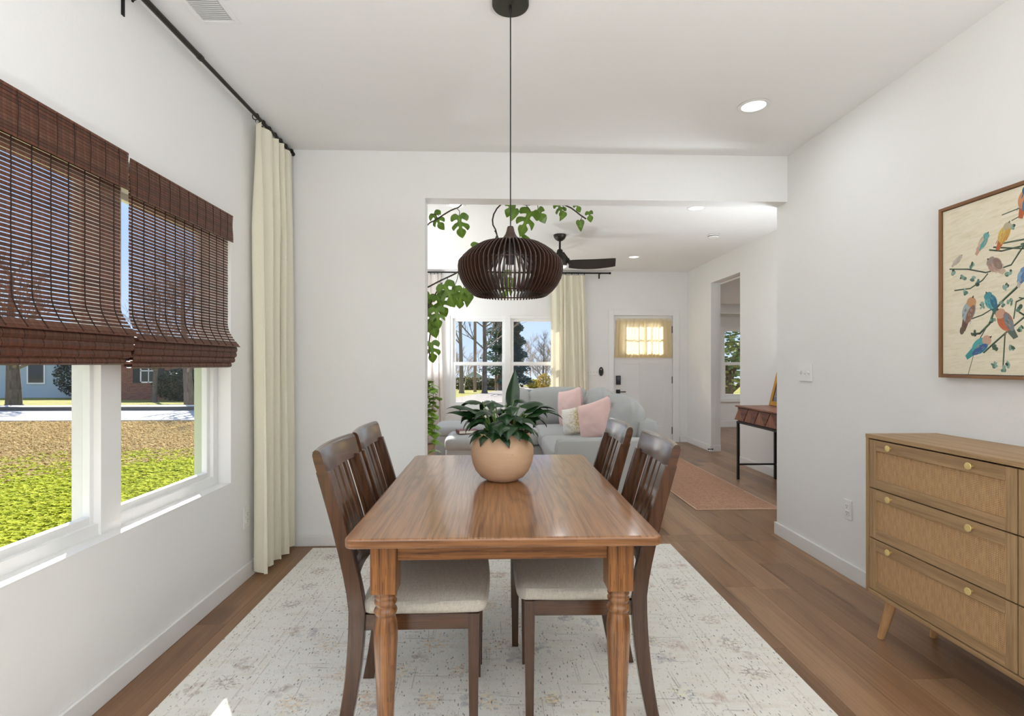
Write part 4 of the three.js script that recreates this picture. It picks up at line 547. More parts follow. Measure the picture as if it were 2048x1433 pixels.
// ---------------------------------------------------------------- front door
{
  const g = group('door_1', 'white front door with a curtained window above two panels', 'door', null, 'structure'), X0 = 1.922, X1 = 2.868, D = DF + 0.02, T = 0.044, W0 = 2.07, W1 = 2.72, G0 = 1.42, G1 = 1.92;
  const p0 = [[2.065, 2.335], [2.455, 2.725]], PY0 = 0.25, PY1 = 1.26;
  part('slab', [bx(X0, W0, 0.012, 2.03, D, D + T), bx(W1, X1, 0.012, 2.03, D, D + T), bx(W0, W1, G1, 2.03, D, D + T), bx(W0, W1, PY1, G0, D, D + T), bx(W0, W1, 0.012, PY0, D, D + T), bx(p0[0][1], p0[1][0], PY0, PY1, D, D + T)], M.doorPaint, g);
  for (const [a, b] of p0) part('panel', bx(a, b, PY0, PY1, D + 0.012, D + 0.03), M.doorPaint, g);
  part('glazing_bars', [bx((W0 + W1) / 2 - 0.012, (W0 + W1) / 2 + 0.012, G0, G1, D + 0.012, D + 0.032), bx(W0, W0 + 0.018, G0, G1, D + 0.006, D + 0.038), bx(W1 - 0.018, W1, G0, G1, D + 0.006, D + 0.038), bx(W0, W1, G0, G0 + 0.018, D + 0.006, D + 0.038), bx(W0, W1, G1 - 0.018, G1, D + 0.006, D + 0.038), bx(2.28, 2.296, G0, G1, D + 0.014, D + 0.03), bx(2.494, 2.51, G0, G1, D + 0.014, D + 0.03), bx(W0, W1, 1.662, 1.678, D + 0.014, D + 0.03)], M.doorPaint, g);
  part('pane', new THREE.PlaneGeometry(W1 - W0, G1 - G0).translate((W0 + W1) / 2, (G0 + G1) / 2, -(D + 0.022)), M.glass, g);
  const lock = part('deadbolt', bx(1.955, 2.03, 0.925, 1.068, D - 0.028, D, 0.006), M.black, g); part('keypad', bx(1.966, 2.019, 0.96, 1.05, D - 0.03, D - 0.027, 0.001), std('#26262a', 0.15), lock);
  const hd = part('rose', bx(1.957, 2.025, 0.775, 0.845, D - 0.012, D, 0.002), M.black, g); part('lever', [rod(V(1.991, 0.81, D), V(1.991, 0.81, D - 0.05), 0.009), bx(1.985, 2.105, 0.802, 0.818, D - 0.058, D - 0.044, 0.003)], M.black, hd);
  for (const y of [1.81, 1.0, 0.185]) part('hinge', [bx(2.862, 2.884, y - 0.055, y + 0.055, D - 0.004, D + 0.002), rod(V(2.874, y - 0.056, D - 0.007), V(2.874, y + 0.056, D - 0.007), 0.008)], M.black, g);
  rebase(g, V(2.395, 0, D));
  struct('trim_4', 'white casing around the front door', 'trim', [bx(1.83, DX0 + 0.012, 0, 2.12, DF - 0.016, DF, 0.003), bx(DX1 - 0.012, 2.975, 0, 2.12, DF - 0.016, DF, 0.003), bx(DX0 + 0.012, DX1 - 0.012, DY1 - 0.01, 2.12, DF - 0.016, DF, 0.003), bx(DX0, X0 - 0.003, 0, DY1, DF, DF + WT), bx(X1 + 0.003, DX1, 0, DY1, DF, DF + WT), bx(DX0, DX1, 2.034, DY1, DF, DF + WT), bx(DX0, DX1, -0.005, 0.01, DF, DF + WT)], M.trim);
  const c = group('door_curtain', 'small sheer cream curtain gathered over the front door window', 'curtain');
  for (const [a, b] of [[1.955, 2.40], [2.395, 2.842]]) part('panel', drape('x', D - 0.024, a, b, a - (a < 2 ? 0.03 : 0.004), b + (a < 2 ? 0.004 : 0.02), 1.985, 1.36, 6, 0.011, a * 3), M.sheer, c);
  part('hem', [drape('x', D - 0.0245, 1.93, 2.40, 1.928, 2.404, 1.405, 1.36, 6, 0.0115, 5.9), drape('x', D - 0.0245, 2.395, 2.86, 2.391, 2.862, 1.405, 1.36, 6, 0.0115, 7.2)], M.sheer, c);
  part('curtain_rod', rod(V(1.95, 1.962, D - 0.022), V(2.846, 1.962, D - 0.022), 0.006), M.trim, c);
  for (const x of [1.952, 2.844]) part('bracket', bx(x - 0.006, x + 0.006, 1.95, 1.972, D - 0.03, D, 0.001), M.trim, c); rebase(c, V(2.395, 1.36, D));
}
// ---------------------------------------------------------------- living room curtains
{
  const g = group('curtain_rod', 'thin black curtain rod above the living room window', 'curtain rod'), Y = 2.695, D = DF - 0.09;
  part('rod', rod(V(-1.2, Y, D), V(1.83, Y, D), 0.012), M.blackMetal, g); part('finial', rod(V(1.82, Y, D), V(1.85, Y, D), 0.017), M.blackMetal, g);
  for (const x of [-1.15, 0.25, 1.68]) part('bracket', [rod(V(x, Y - 0.012, D), V(x, Y - 0.012, DF), 0.007), bx(x - 0.01, x + 0.01, Y - 0.075, Y + 0.01, DF - 0.006, DF)], M.blackMetal, g);
  for (let i = 0; i < 12; i++) { const x = i < 6 ? -1.1 + i * 0.055 : 0.93 + (i - 6) * 0.1; part('ring', [new THREE.TorusGeometry(0.021, 0.003, 6, 16).rotateY(Math.PI / 2).translate(x, Y - 0.01, -D)], M.blackMetal, g); }
  rebase(g, V(0.3, Y, D));
  const a = single('curtain', 'cream pleated curtain at the right of the living room window', 'curtain', drape('x', D, 0.9, 1.43, 0.885, 1.52, 2.66, 0.03, 6, 0.035, 2.3), M.cream); 
  const b = single('curtain', 'pale blush curtain at the left of the living room window, behind the vine', 'curtain', drape('x', D, -1.12, -0.84, -1.15, -0.78, 2.66, 0.03, 4, 0.035, 4.1), M.blush);
}
// ---------------------------------------------------------------- ceiling fan
{
  const g = group('ceiling_fan', 'black ceiling fan with curved blades in the living room', 'ceiling fan'), X = 0.755, D = 6.06;
  part('canopy', lathe([[0, 0], [0.073, 0], [0.073, -0.008], [0.068, -0.03], [0.05, -0.055], [0.026, -0.07], [0.016, -0.074], [0, -0.074]], 32).translate(X, H, -D), M.bronze, g);
  part('downrod', rod(V(X, 2.55, D), V(X, H - 0.07, D), 0.0125), M.bronze, g);
  const mo = part('motor', [lathe([[0, 0.075], [0.022, 0.075], [0.034, 0.06], [0.036, 0.03], [0.05, 0.01], [0.075, -0.02], [0.085, -0.06], [0.085, -0.1], [0.07, -0.12], [0, -0.12]], 32).translate(X, 2.5, -D)], M.bronze, g);
  for (const az of [-0.15, -0.15 + 2.094, -0.15 + 4.189]) {
    const dir = (r, y, s = 0) => new THREE.Vector3(X + Math.cos(az) * r - Math.sin(az) * s, y, -D - Math.sin(az) * r - Math.cos(az) * s);
    const arm = part('blade_arm', [rod(dir(0.03, 2.53), dir(0.1, 2.44), 0.022, 0.018, 10), rod(dir(0.085, 2.46), dir(0.12, 2.40), 0.024, 0.02, 10)], M.bronze, g);
    const W = (t) => 0.024 + 0.07 * Math.sin(Math.PI * Math.pow(t * 0.86, 0.75)), bl = (k) => surf(16, 5, (u, v) => { const s = v * 2 - 1; return dir(lerp(0.1, 0.63, u), 2.402 - s * 0.035 - 0.012 * Math.sin(u * 3.1) + k * 0.004 + 0.01 * u, s * W(u) * (u > 0.98 ? 0.75 : 1)); });
    const B0 = bl(-1); B0.index.array.reverse(); B0.computeVertexNormals(); part('blade', merge([bl(1), B0]), std('#2c2824', 0.5), g);
  }
  part('light_lens', lathe([[0, -0.02], [0.06, -0.016], [0.078, 0], [0, 0.004]], 32).translate(X, 2.378, -D), M.glow, g);
  const l = new THREE.RectAreaLight(WARM, 60, 0.12, 0.12); l.position.copy(V(X, 2.352, D)); l.rotation.x = -Math.PI / 2; g.add(l);
  rebase(g, V(X, H, D));
}
// ---------------------------------------------------------------- climbing split-leaf plant trained under the ceiling
M.vineLeaf = leafMat([84, 120, 26], [136, 174, 52], 15, 0.4, 0.3); M.vineStem = std('#3a3626', 0.7);
const lobes = [[0.02, 0.02], [0.17, 0.12], [0.34, 0.09], [0.45, -0.04], [0.45, -0.18], [0.38, -0.27], [0.26, -0.21], [0.15, -0.16], [0.10, -0.21], [0.12, -0.29], [0.26, -0.35], [0.38, -0.42], [0.42, -0.56], [0.36, -0.69], [0.26, -0.62], [0.15, -0.5], [0.085, -0.51], [0.09, -0.6], [0.19, -0.68], [0.22, -0.8], [0.14, -0.93], [0, -1.06]], fewLobes = [[0.02, 0.03], [0.2, 0.12], [0.38, 0.04], [0.43, -0.14], [0.36, -0.3], [0.22, -0.27], [0.12, -0.26], [0.1, -0.34], [0.22, -0.44], [0.3, -0.6], [0.24, -0.8], [0.1, -0.97], [0, -1.06]], heart = [[0.02, 0.02], [0.2, 0.13], [0.38, 0.02], [0.42, -0.2], [0.36, -0.45], [0.22, -0.72], [0.07, -0.95], [0, -1.05]];
function splitLeaf(seed, half) {   // outline in the x-y plane, stalk at the origin, tip toward -y; the blade is bent afterwards
  const r = rng(seed), side = (k) => half.map(([x, y], i) => new THREE.Vector2(k * x * (i && i < half.length - 1 ? 0.9 + 0.2 * r() : 1), y + (i > 1 && i < half.length - 1 ? (r() - 0.5) * 0.05 : 0)));
  const a = new THREE.SplineCurve(side(1)).getPoints(half.length * 3), b = new THREE.SplineCurve(side(-1)).getPoints(half.length * 3).reverse();
  const g = new THREE.ExtrudeGeometry(new THREE.Shape(a.concat(b.slice(1))), { depth: 0.008, bevelEnabled: false }), p = g.attributes.position, uv = new Float32Array(p.count * 2);
  for (let i = 0; i < p.count; i++) { const x = p.getX(i), y = p.getY(i); uv[2 * i] = x + 0.5; uv[2 * i + 1] = -y; p.setZ(i, p.getZ(i) - 0.55 * x * x + 0.25 * Math.abs(x) - 0.3 * y * y); } g.setAttribute('uv', new THREE.BufferAttribute(uv, 2)); g.computeVertexNormals(); return g;
}
{
  const g = group('climbing_plant', 'split-leaf climbing plant with vines hung along the living room ceiling', 'plant'), D = 4.5;
  const K = (px, py, d = D) => { const u = (px - 1024) / FOCAL, c = Math.cos(YAW), s = Math.sin(YAW), k = d / (c - u * s); return V((u * c + s) * k, EYE + (728 - py) / FOCAL * k, d); };   // layout only: a spot on the plane d, read off the photograph's grid
  const vines = [[[835, 640], [842, 520], [852, 456], [872, 440], [900, 422], [920, 413], [926, 400], [924, 388]], [[820, 640], [838, 585], [852, 577], [880, 562], [915, 545], [950, 520], [975, 500], [990, 482], [994, 466], [985, 447], [989, 425], [1003, 408], [1018, 401], [1036, 402], [1052, 411], [1072, 405], [1090, 398], [1110, 404], [1140, 415], [1160, 430], [1172, 438]], [[997, 480], [993, 468], [990, 462]], [[838, 640], [846, 595], [858, 615], [862, 650], [858, 690], [860, 715]], [[835, 640], [858, 612], [870, 590], [884, 566]]];
  const pot = V(-0.66, 0, 4.55);
  vines.forEach((v, i) => { const pts = v.map(([x, y], k) => K(x, y, D + 0.05 * Math.sin(k * 1.3 + i))); if (i !== 2) pts.unshift(V(-0.68 + 0.02 * i, 0.5, 4.56), V(-0.7 + 0.03 * i, 1.2, 4.54)); part('vine', tube(pts, 0.0065, 60, 6), M.vineStem, g); });
  const G = [splitLeaf(3, fewLobes), splitLeaf(7, lobes), splitLeaf(11, lobes), splitLeaf(19, heart)];
  // [px, py of the stalk end, size in pixels, turn, which shape]
  const LV = [[868, 428, 34, 0.5, 1], [918, 432, 42, 0.1, 1], [1022, 408, 26, -0.3, 0], [1030, 418, 24, -0.2, 3], [1062, 424, 50, -0.5, 2], [1076, 420, 30, 0.6, 0], [1116, 408, 28, 0.4, 1], [1128, 425, 18, -0.4, 3], [1152, 408, 18, 0.5, 0], [1160, 442, 20, 0.1, 3], [1178, 424, 20, 0.2, 0], [944, 494, 24, 1.6, 3], [1044, 476, 18, 1.3, 3], [888, 570, 46, 0.5, 1], [874, 590, 48, 0.35, 2], [904, 582, 36, 1.0, 0], [926, 578, 40, -0.3, 1], [938, 590, 24, -0.2, 3], [872, 618, 38, 0.2, 2], [864, 630, 36, -0.3, 1], [862, 642, 34, 0.3, 0], [862, 686, 38, 0.15, 1], [1008, 546, 34, 0.3, 1], [1020, 566, 34, -0.4, 2], [860, 590, 36, -0.5, 1]];
  LV.forEach(([x, y, s, rz, k], i) => { const d = D - 0.06 + 0.12 * hash(i, 4, 2), m = part('leaf', G[k], M.vineLeaf, g), sc = s * d / FOCAL * 0.98; m.scale.set(sc, sc, sc); m.position.copy(K(x, y, d)); m.rotation.set(-0.25 + 0.5 * hash(i, 5, 2), (hash(i, 6, 2) - 0.5) * 0.9, rz); });
  for (const [x, y, x2, y2] of [[868, 428, 872, 440], [862, 430, 878, 432], [918, 432, 914, 418], [1022, 408, 1015, 403], [1030, 418, 1026, 402], [1062, 424, 1036, 402], [1076, 420, 1068, 406], [1116, 408, 1108, 403], [1128, 425, 1122, 409], [1160, 442, 1162, 431], [888, 570, 895, 555], [874, 590, 880, 562], [904, 582, 917, 545], [944, 494, 975, 500], [926, 578, 950, 520]]) part('leaf_stalk', tube([K(x, y), K((x + x2) / 2 + 3, (y + y2) / 2 - 2), K(x2, y2)], 0.003, 6, 5), M.vineStem, g);
  for (const [x, y] of [[924, 388], [1018, 390], [1090, 390]]) { const q = K(x, y); part('ceiling_hook', [rod(new THREE.Vector3(q.x, Math.min(q.y, H - 0.05) - 0.02, q.z), new THREE.Vector3(q.x, H, q.z), 0.002, 0.002, 6)], M.plate, g); }
  part('pot', lathe([[0, 0], [0.11, 0], [0.135, 0.27], [0.14, 0.28], [0.13, 0.285], [0.125, 0.25], [0, 0.25]], 28).translate(pot.x, 0, pot.z), std('#8a8378', 0.8), g); rebase(g, pot);
  // trailing ivy on a stand
  const h = group('trailing_ivy', 'bright green trailing ivy hanging beside the wall opening', 'plant'), I0 = V(-0.74, 0.96, 5.1), r = rng(41); M.ivy = leafMat([92, 132, 30], [150, 188, 62], 25, 0.4, 0.3);
  part('pot', lathe([[0, 0], [0.06, 0], [0.08, 0.12], [0.083, 0.125], [0.075, 0.12], [0, 0.1]], 24).translate(I0.x - 0.06, I0.y, I0.z), std('#c9b8a2', 0.8), h);
  for (let s = 0; s < 5; s++) {
    const pts = []; const x = -0.665 + s * 0.022 + (s > 2 ? 0.012 : 0), zo = (s - 2) * 0.03; pts.push(I0.clone().add(new THREE.Vector3(-0.05, 0.1, 0)), new THREE.Vector3(x - 0.03, I0.y + 0.13, I0.z + zo)); const end = 0.38 + r() * 0.25; for (let y = I0.y + 0.06; y > end; y -= 0.07) pts.push(new THREE.Vector3(x + (r() - 0.5) * 0.03, y, I0.z + zo + (r() - 0.5) * 0.03));
    part('stem', tube(pts, 0.0018, 40, 5), std('#4b5a2a', 0.7), h); for (let k = 1; k < pts.length; k++) for (let q = 0; q < 2; q++) part('leaf', leaf(pts[k].clone().add(new THREE.Vector3((r() - 0.5) * 0.02, (r() - 0.5) * 0.05, 0)), r() * 6.3, -0.1, 0.075 + r() * 0.04, 0.075 + r() * 0.025, 1.5, 0.3, 0, 6, (t) => Math.pow(Math.sin(Math.PI * Math.pow(t, 0.5)), 0.7)), M.ivy, h);
  } rebase(h, I0);
  const st = group('plant_stand', 'narrow wooden plant stand beside the wall opening', 'plant stand'); part('top', bx(-0.93, -0.7, 0.94, 0.96, 5.0, 5.2, 0.003, 'x'), M.walnut, st); part('shelf', bx(-0.93, -0.645, 0.26, 0.28, 5.0, 5.2, 0.003, 'x'), M.walnut, st); for (const x of [-0.92, -0.71]) for (const d of [5.01, 5.19]) part('leg', bx(x - 0.01, x + 0.01, 0, 0.94, d - 0.01, d + 0.01, 0.001), M.walnut, st); rebase(st, V(-0.8, 0, 5.1));
}
// ---------------------------------------------------------------- outdoors
const GY = (d) => -0.6 - 0.028 * Math.max(0, d - 22);
const dry = (x, d) => { const n = fbm(x / 40 + 0.5, d / 40 + 0.5, 14, 14, 3, 4); return clamp((d - 8.6) / 2.2 + (n - 0.5) * 3.0) * clamp((19 - d) / 2 + n * 1.2); };   // where the lawn is straw, by patches
{
  const lawn = dtex(1024, 1024, 1, 1, (u, v) => { const x = u * 140 - 70, d = v * 130 - 20, n = fbm(u, v, 200, 200, 5, 3), k = dry(x, d); return mix3(mix3([116, 118, 52], [166, 160, 84], n), mix3([168, 140, 86], [206, 182, 122], n), k); });
  const g = surf(40, 130, (u, v) => { const x = u * 140 - 70, d = v * 130 - 20; const p = V(x, GY(d) + (fbm(u, v, 60, 60, 8, 2) - 0.5) * 0.06 - 0.03, d); p.u = u; p.w = v; return p; });
  single('lawn', 'green and straw-coloured lawn around the house', 'lawn', g, std('#ffffff', 1, { map: lawn, bumpMap: dtex(512, 512, 1 / 60, 1 / 60, (u, v) => fbm(u, v, 60, 60, 9, 3), false), bumpScale: 0.06 }), null, 'stuff');
  // tufts and clover in view of the left window
  const bl = []; const r = rng(12); for (let i = 0; i < 7; i++) { const a = r() * 6.3, l = 0.7 + r() * 0.5, w = 0.16; const t = new THREE.BufferGeometry(), c = Math.cos(a), s = Math.sin(a), ln = 0.5 + r() * 0.5; t.setAttribute('position', new THREE.Float32BufferAttribute([-s * w, 0, c * w, s * w, 0, -c * w, c * ln, l * 0.55, s * ln, -s * w * 0.8, l * 0.4, c * w * 0.8, s * w, l * 0.5, -c * w, c * ln * 1.3, l * 0.4, s * ln * 1.3], 3)); t.setAttribute('uv', new THREE.Float32BufferAttribute(new Array(12).fill(0), 2)); t.computeVertexNormals(); bl.push(t); }
  const N = 42000, im = new THREE.InstancedMesh(merge(bl), std('#ffffff', 1, { side: THREE.DoubleSide, transmission: 0.25, thickness: 0, specularIntensity: 0.15 }), N), m4 = new THREE.Matrix4(), q = new THREE.Quaternion(), c = new THREE.Color(), up = new THREE.Vector3(0, 1, 0);
  for (let i = 0; i < N; i++) { const d = 3.6 + 14 * Math.pow(r(), 1.25), x = -d * (0.5 + 0.56 * r()) - 0.2, k = dry(x, d), s = 0.035 + 0.05 * r() * (1 - 0.35 * k); q.setFromAxisAngle(up, r() * 6.3); m4.compose(V(x, GY(d) - 0.02, d), q, new THREE.Vector3(s, s * (0.7 + r() * 0.7), s)); im.setMatrixAt(i, m4); const w = r(); c.setRGB(...(r() < k ? mix3([0.42, 0.30, 0.13], [0.62, 0.50, 0.26], w) : mix3([0.34, 0.40, 0.03], [0.6, 0.62, 0.07], w))); im.setColorAt(i, c); }
  im.name = 'grass_tufts'; im.castShadow = im.receiveShadow = true; scene.add(im); tag(im, 'short grass and clover tufts on the lawn outside the window', 'grass', null, 'stuff');
}
struct('street', 'pale asphalt street crossing in front of the house', 'street', [bx(-70, 70, -0.75, -0.585, 17.75, 21.4)], std('#ffffff', 0.9, { map: dtex(256, 256, 4, 4, (u, v) => mix3([150, 150, 152], [178, 177, 175], fbm(u, v, 20, 20, 3, 4))) }));
struct('kerb', 'concrete kerb along the far side of the street', 'kerb', [bx(-70, 70, -0.75, -0.44, 21.4, 21.62, 0.02)], std('#5d5b57', 0.9));
struct('sidewalk', 'pale concrete strip behind the kerb', 'sidewalk', [bx(-70, -1, -0.75, -0.455, 21.62, 22.5)], std('#cfcbc3', 0.9));
struct('side_street', 'pale side street running away from the front window', 'street', [surf(2, 20, (u, v) => { const d = lerp(21.4, 80, v); return V(lerp(-4.2, 1.6, u) + (v * 8), GY(d) + 0.02, d); })], std('#7d7872', 0.9));
M.bark = std('#ffffff', 0.95, { map: dtex(128, 256, 0.6, 1.2, (u, v) => mix3([72, 64, 58], [122, 112, 104], fbm(u, v, 12, 4, 3, 4))) }); M.twig = std('#80776f', 0.95); M.tan = std('#a08a76', 0.95);
function branches(list, a, dir, len, r0, depth, R, spread, min) {
  const n = 3; let p = a.clone(), d = dir.clone(), r = r0; const kids = [];
  for (let i = 0; i < n; i++) { d.add(new THREE.Vector3(R() - 0.5, (R() - 0.35) * 0.6, R() - 0.5).multiplyScalar(0.28)).normalize(); const q = p.clone().addScaledVector(d, len / n), r1 = r0 * (1 - 0.45 * (i + 1) / n); list.push([p.clone(), q.clone(), r, r1]); p = q; r = r1; if (depth > 0) kids.push([p.clone(), d.clone(), r]); }
  if (depth > 0) for (const [kp, kd, kr] of kids) for (let j = 0; j < (depth > 1 ? 2 : 2); j++) { const s = new THREE.Vector3(R() - 0.5, R() * 0.5, R() - 0.5).normalize(); branches(list, kp, kd.clone().addScaledVector(s, spread).normalize(), len * (0.5 + 0.25 * R()), kr * 0.62, depth - 1, R, spread, min); }
}
function bareTree(label, x, d, h, r, seed, depth, tm, bm, grp, spread = 0.9) {
  const g = group('bare_tree', label, 'tree', grp), R = rng(seed), y = GY(d) - 0.1, tr = [], br = []; let p = new THREE.Vector3(0, 0, 0), dir = new THREE.Vector3(0, 1, 0), n = 7;
  tr.push([new THREE.Vector3(0, 0, 0), new THREE.Vector3(0, h * 0.03, 0), r * 1.5, r * 1.1]);
  for (let i = 0; i < n; i++) { dir.add(new THREE.Vector3((R() - 0.5) * 0.1, 0, (R() - 0.5) * 0.1)).normalize(); const q = p.clone().addScaledVector(dir, h / n); tr.push([p.clone(), q.clone(), r * (1.08 - 0.9 * i / n), r * (1.08 - 0.9 * (i + 1) / n)]); p = q; if (i > 0) for (let k = 0; k < 3; k++) { const a = R() * 6.3; branches(br, p.clone(), new THREE.Vector3(Math.cos(a), 0.5 + R() * 0.5, Math.sin(a)).normalize(), h * (0.3 - 0.022 * i), r * 0.34 * (1 - 0.09 * i), depth, R, spread); } }
  part('trunk', tr.map(([a, b, c, e]) => rod(a, b, c, e, 10)), tm, g); part('branches', br.map(([a, b, c, e]) => rod(a, b, Math.max(c, 0.006), Math.max(e, 0.005), 4)), bm, g); g.position.copy(V(x, y, d));
}
function bush(name, label, x, d, w, h, dd, seed, color, n, leafS, grp, y = GY(d)) {   // a clump of small leaf blades on short stems
  const g = group(name, label, 'shrub', grp), R = rng(seed), L = [];
  for (let i = 0; i < n; i++) { const a = R() * 6.3, e = Math.acos(2 * R() - 1), k = 0.72 + 0.3 * R(), q = new THREE.Vector3(Math.sin(e) * Math.cos(a) * w / 2 * k, h / 2 + Math.cos(e) * h / 2 * k, Math.sin(e) * Math.sin(a) * dd / 2 * k), s = leafS * (0.6 + R() * 0.8), t = new THREE.PlaneGeometry(s, s * 0.7, 1, 1); t.rotateX(R() * 6.3); t.rotateY(R() * 6.3); t.translate(q.x, q.y, q.z); L.push(t); }
  part('foliage', L, std(color, 0.7, { side: THREE.DoubleSide, transmission: 0.25, thickness: 0 }), g); part('stems', [0, 1, 2, 3, 4].map((i) => rod(new THREE.Vector3(0, 0, 0), new THREE.Vector3((R() - 0.5) * w * 0.6, h * 0.7, (R() - 0.5) * dd * 0.6), 0.03, 0.01, 5)), M.bark, g); g.position.copy(V(x, y - 0.05, d));
}
function evergreen(label, x, d, h, w, seed, color, n) {
  const g = group('evergreen_tree', label, 'tree', 'evergreens beyond the street'), R = rng(seed), L = [], B = [];
  part('trunk', rod(new THREE.Vector3(0, 0, 0), new THREE.Vector3(0, h, 0), 0.28, 0.04, 8), M.bark, g);
  for (let i = 0; i < n; i++) { const t = Math.pow(R(), 0.8), y = h * (0.12 + 0.88 * t), rr = w / 2 * (1 - t * 0.85) * (0.75 + 0.35 * Math.sin(y * 5 + R())), a = R() * 6.3, k = Math.sqrt(R()), s = 0.1 + 0.16 * R(), q = new THREE.PlaneGeometry(s, s * 0.5); q.rotateX(R() * 6.3); q.rotateY(a + R()); q.translate(Math.cos(a) * rr * k, y - rr * k * 0.25, Math.sin(a) * rr * k); L.push(q); }
  for (let i = 0; i < 60; i++) { const t = i / 60, a = i * 2.4, rr = w / 2 * (1 - t * 0.85) * 0.9; B.push(rod(new THREE.Vector3(0, h * (0.12 + 0.85 * t), 0), new THREE.Vector3(Math.cos(a) * rr, h * (0.12 + 0.85 * t) - rr * 0.2, Math.sin(a) * rr), 0.05, 0.015, 4)); }
  part('boughs', B, M.bark, g); part('foliage', L, std(color, 0.8, { side: THREE.DoubleSide, transmission: 0.15, thickness: 0 }), g); g.position.copy(V(x, GY(d) - 0.1, d));
}
// seen through the left window
bareTree('thick bare tree across the street at the left edge of the left window', -22.3, 25.4, 6.2, 0.3, 5, 2, M.bark, M.twig, 'bare street trees');
bareTree('bare tree across the street in front of the brick house', -13.0, 23.1, 5.6, 0.2, 8, 2, M.bark, M.twig, 'bare street trees');
bareTree('small bare tree standing between the brick house and the thick tree', -18.8, 30, 6, 0.13, 17, 2, M.bark, M.twig, 'bare street trees');
[['dark rounded shrub against the brick house, left of its window', -18.2, 31.5, 3.2, 1.9], ['dark rounded shrub against the brick house, right of its window', -13.8, 31.6, 3.0, 1.7], ['dark shrub beyond the lawn left of the brick house', -22.5, 34, 3.5, 2.4], ['broad dark evergreen shrub beside the pale house', -27, 36, 4, 3]].forEach(([l, x, d, w, h], i) => bush('dark_shrub', l, x, d, w, h, 1.8, 60 + i, '#2f4030', 6000, 0.09, 'dark shrubs across the street'));
{
  const g = group('brick_house', 'low red-brick house with white window across the street', 'house'), D = 33, X0 = -24, X1 = -9, Y = GY(33) - 0.2;
  const brick = std('#ffffff', 0.9, { map: dtex(256, 256, 1.0, 0.6, (u, v) => { const row = Math.floor(v * 8), bu = mod(u * 4.5 + (row % 2) * 0.5, 1), bv = mod(v * 8, 1); return bu < 0.05 || bv < 0.13 ? [150, 140, 130] : mix3([112, 66, 52], [142, 88, 70], hash(Math.floor(u * 4.5 + (row % 2) * 0.5) % 4, row, 5)); }) });
  part('wall', [bx(X0, X1, Y, Y + 3.1, D, D + 8)], brick, g); part('roof', [bx(X0 - 0.5, X1 + 0.5, Y + 3.05, Y + 3.25, D - 0.5, D + 8.5), (() => { const s = new THREE.Shape([new THREE.Vector2(-D + 0.6, 0), new THREE.Vector2(-D - 8.6, 0), new THREE.Vector2(-D - 4, 2.2)]); return boxUV(new THREE.ExtrudeGeometry(s, { depth: X1 - X0 + 1, bevelEnabled: false }).rotateY(-Math.PI / 2).scale(1, 1, -1).scale(1, 1, 1).translate(X1 + 0.5, Y + 3.25, 0)); })()], std('#55504c', 0.9), g);
  for (const x of [-21, -16.2, -12.2]) { const w = part('window', [bx(x - 0.5, x + 0.5, Y + 1.2, Y + 1.28, D - 0.04, D), bx(x - 0.5, x + 0.5, Y + 2.6, Y + 2.68, D - 0.04, D), bx(x - 0.5, x - 0.43, Y + 1.2, Y + 2.68, D - 0.04, D), bx(x + 0.43, x + 0.5, Y + 1.2, Y + 2.68, D - 0.04, D), bx(x - 0.5, x + 0.5, Y + 1.91, Y + 1.97, D - 0.04, D), bx(x - 0.025, x + 0.025, Y + 1.2, Y + 2.68, D - 0.04, D)], M.vinyl, g); part('pane', bx(x - 0.45, x + 0.45, Y + 1.25, Y + 2.65, D - 0.015, D - 0.005), std('#26303a', 0.1), w); for (const s of [-1, 1]) part('shutter', bx(x + s * 0.74 - 0.2, x + s * 0.74 + 0.2, Y + 1.2, Y + 2.68, D - 0.04, D), std('#23282e', 0.7), g); }
  rebase(g, V(-16.5, Y, D + 4));
}
{ const g = group('pale_house', 'pale blue clapboard house at the far left across the street', 'house'), D = 37, Y = GY(37) - 0.2; part('wall', bx(-44, -28.5, Y, Y + 3.2, D, D + 7), std('#aebfcc', 0.8), g); part('roof', bx(-44.5, -28, Y + 3.2, Y + 3.5, D - 0.5, D + 7.5), std('#6b6a68', 0.9), g); for (const x of [-31, -36]) { const w = part('window', bx(x - 0.6, x + 0.6, Y + 1.1, Y + 2.6, D - 0.05, D), M.vinyl, g); part('pane', bx(x - 0.5, x + 0.5, Y + 1.2, Y + 2.5, D - 0.06, D - 0.05), std('#2a343e', 0.1), w); } rebase(g, V(-36, Y, D + 3)); }
// seen through the front window
const K2 = (px, d) => { const u = (px - 1024) / FOCAL, c = Math.cos(YAW), s = Math.sin(YAW); return (u * c + s) * d / (c - u * s); };   // layout only: x of a sight line at distance d
bareTree('tall bare tree at the left of the front window view', K2(923, 46), 46, 15, 0.19, 21, 2, std('#7d7468', 0.95), M.twig, 'bare trees beyond the street', 0.8);
bareTree('forked bare tree between the two utility poles', K2(969, 44), 44, 13, 0.22, 33, 2, M.bark, M.twig, 'bare trees beyond the street', 1.0);
bareTree('bare tree beyond the parked car', K2(1086, 62), 62, 5.5, 0.14, 44, 2, M.bark, M.twig, 'bare trees beyond the street', 1.0);
[908, 1045, 1060, 1075, 1092, 1105, 938, 960, 1000].forEach((px, i) => bareTree(['tan leafless sapling at the left edge of the front window', 'tan leafless tree just right of the evergreen', 'tan leafless tree above the parked car', 'tan leafless tree above the yellow bush', 'tan leafless tree near the curtain edge', 'tan leafless tree behind the right curtain', 'tan leafless tree above the shed', 'tan leafless tree between the utility poles', 'tan leafless tree behind the dark pine'][i], K2(px, 72 + i * 3), 72 + i * 3, 4.6 + (i % 3) * 0.9, 0.1, 80 + i, 2, M.tan, M.tan, 'leafless trees far beyond the street', 0.6));
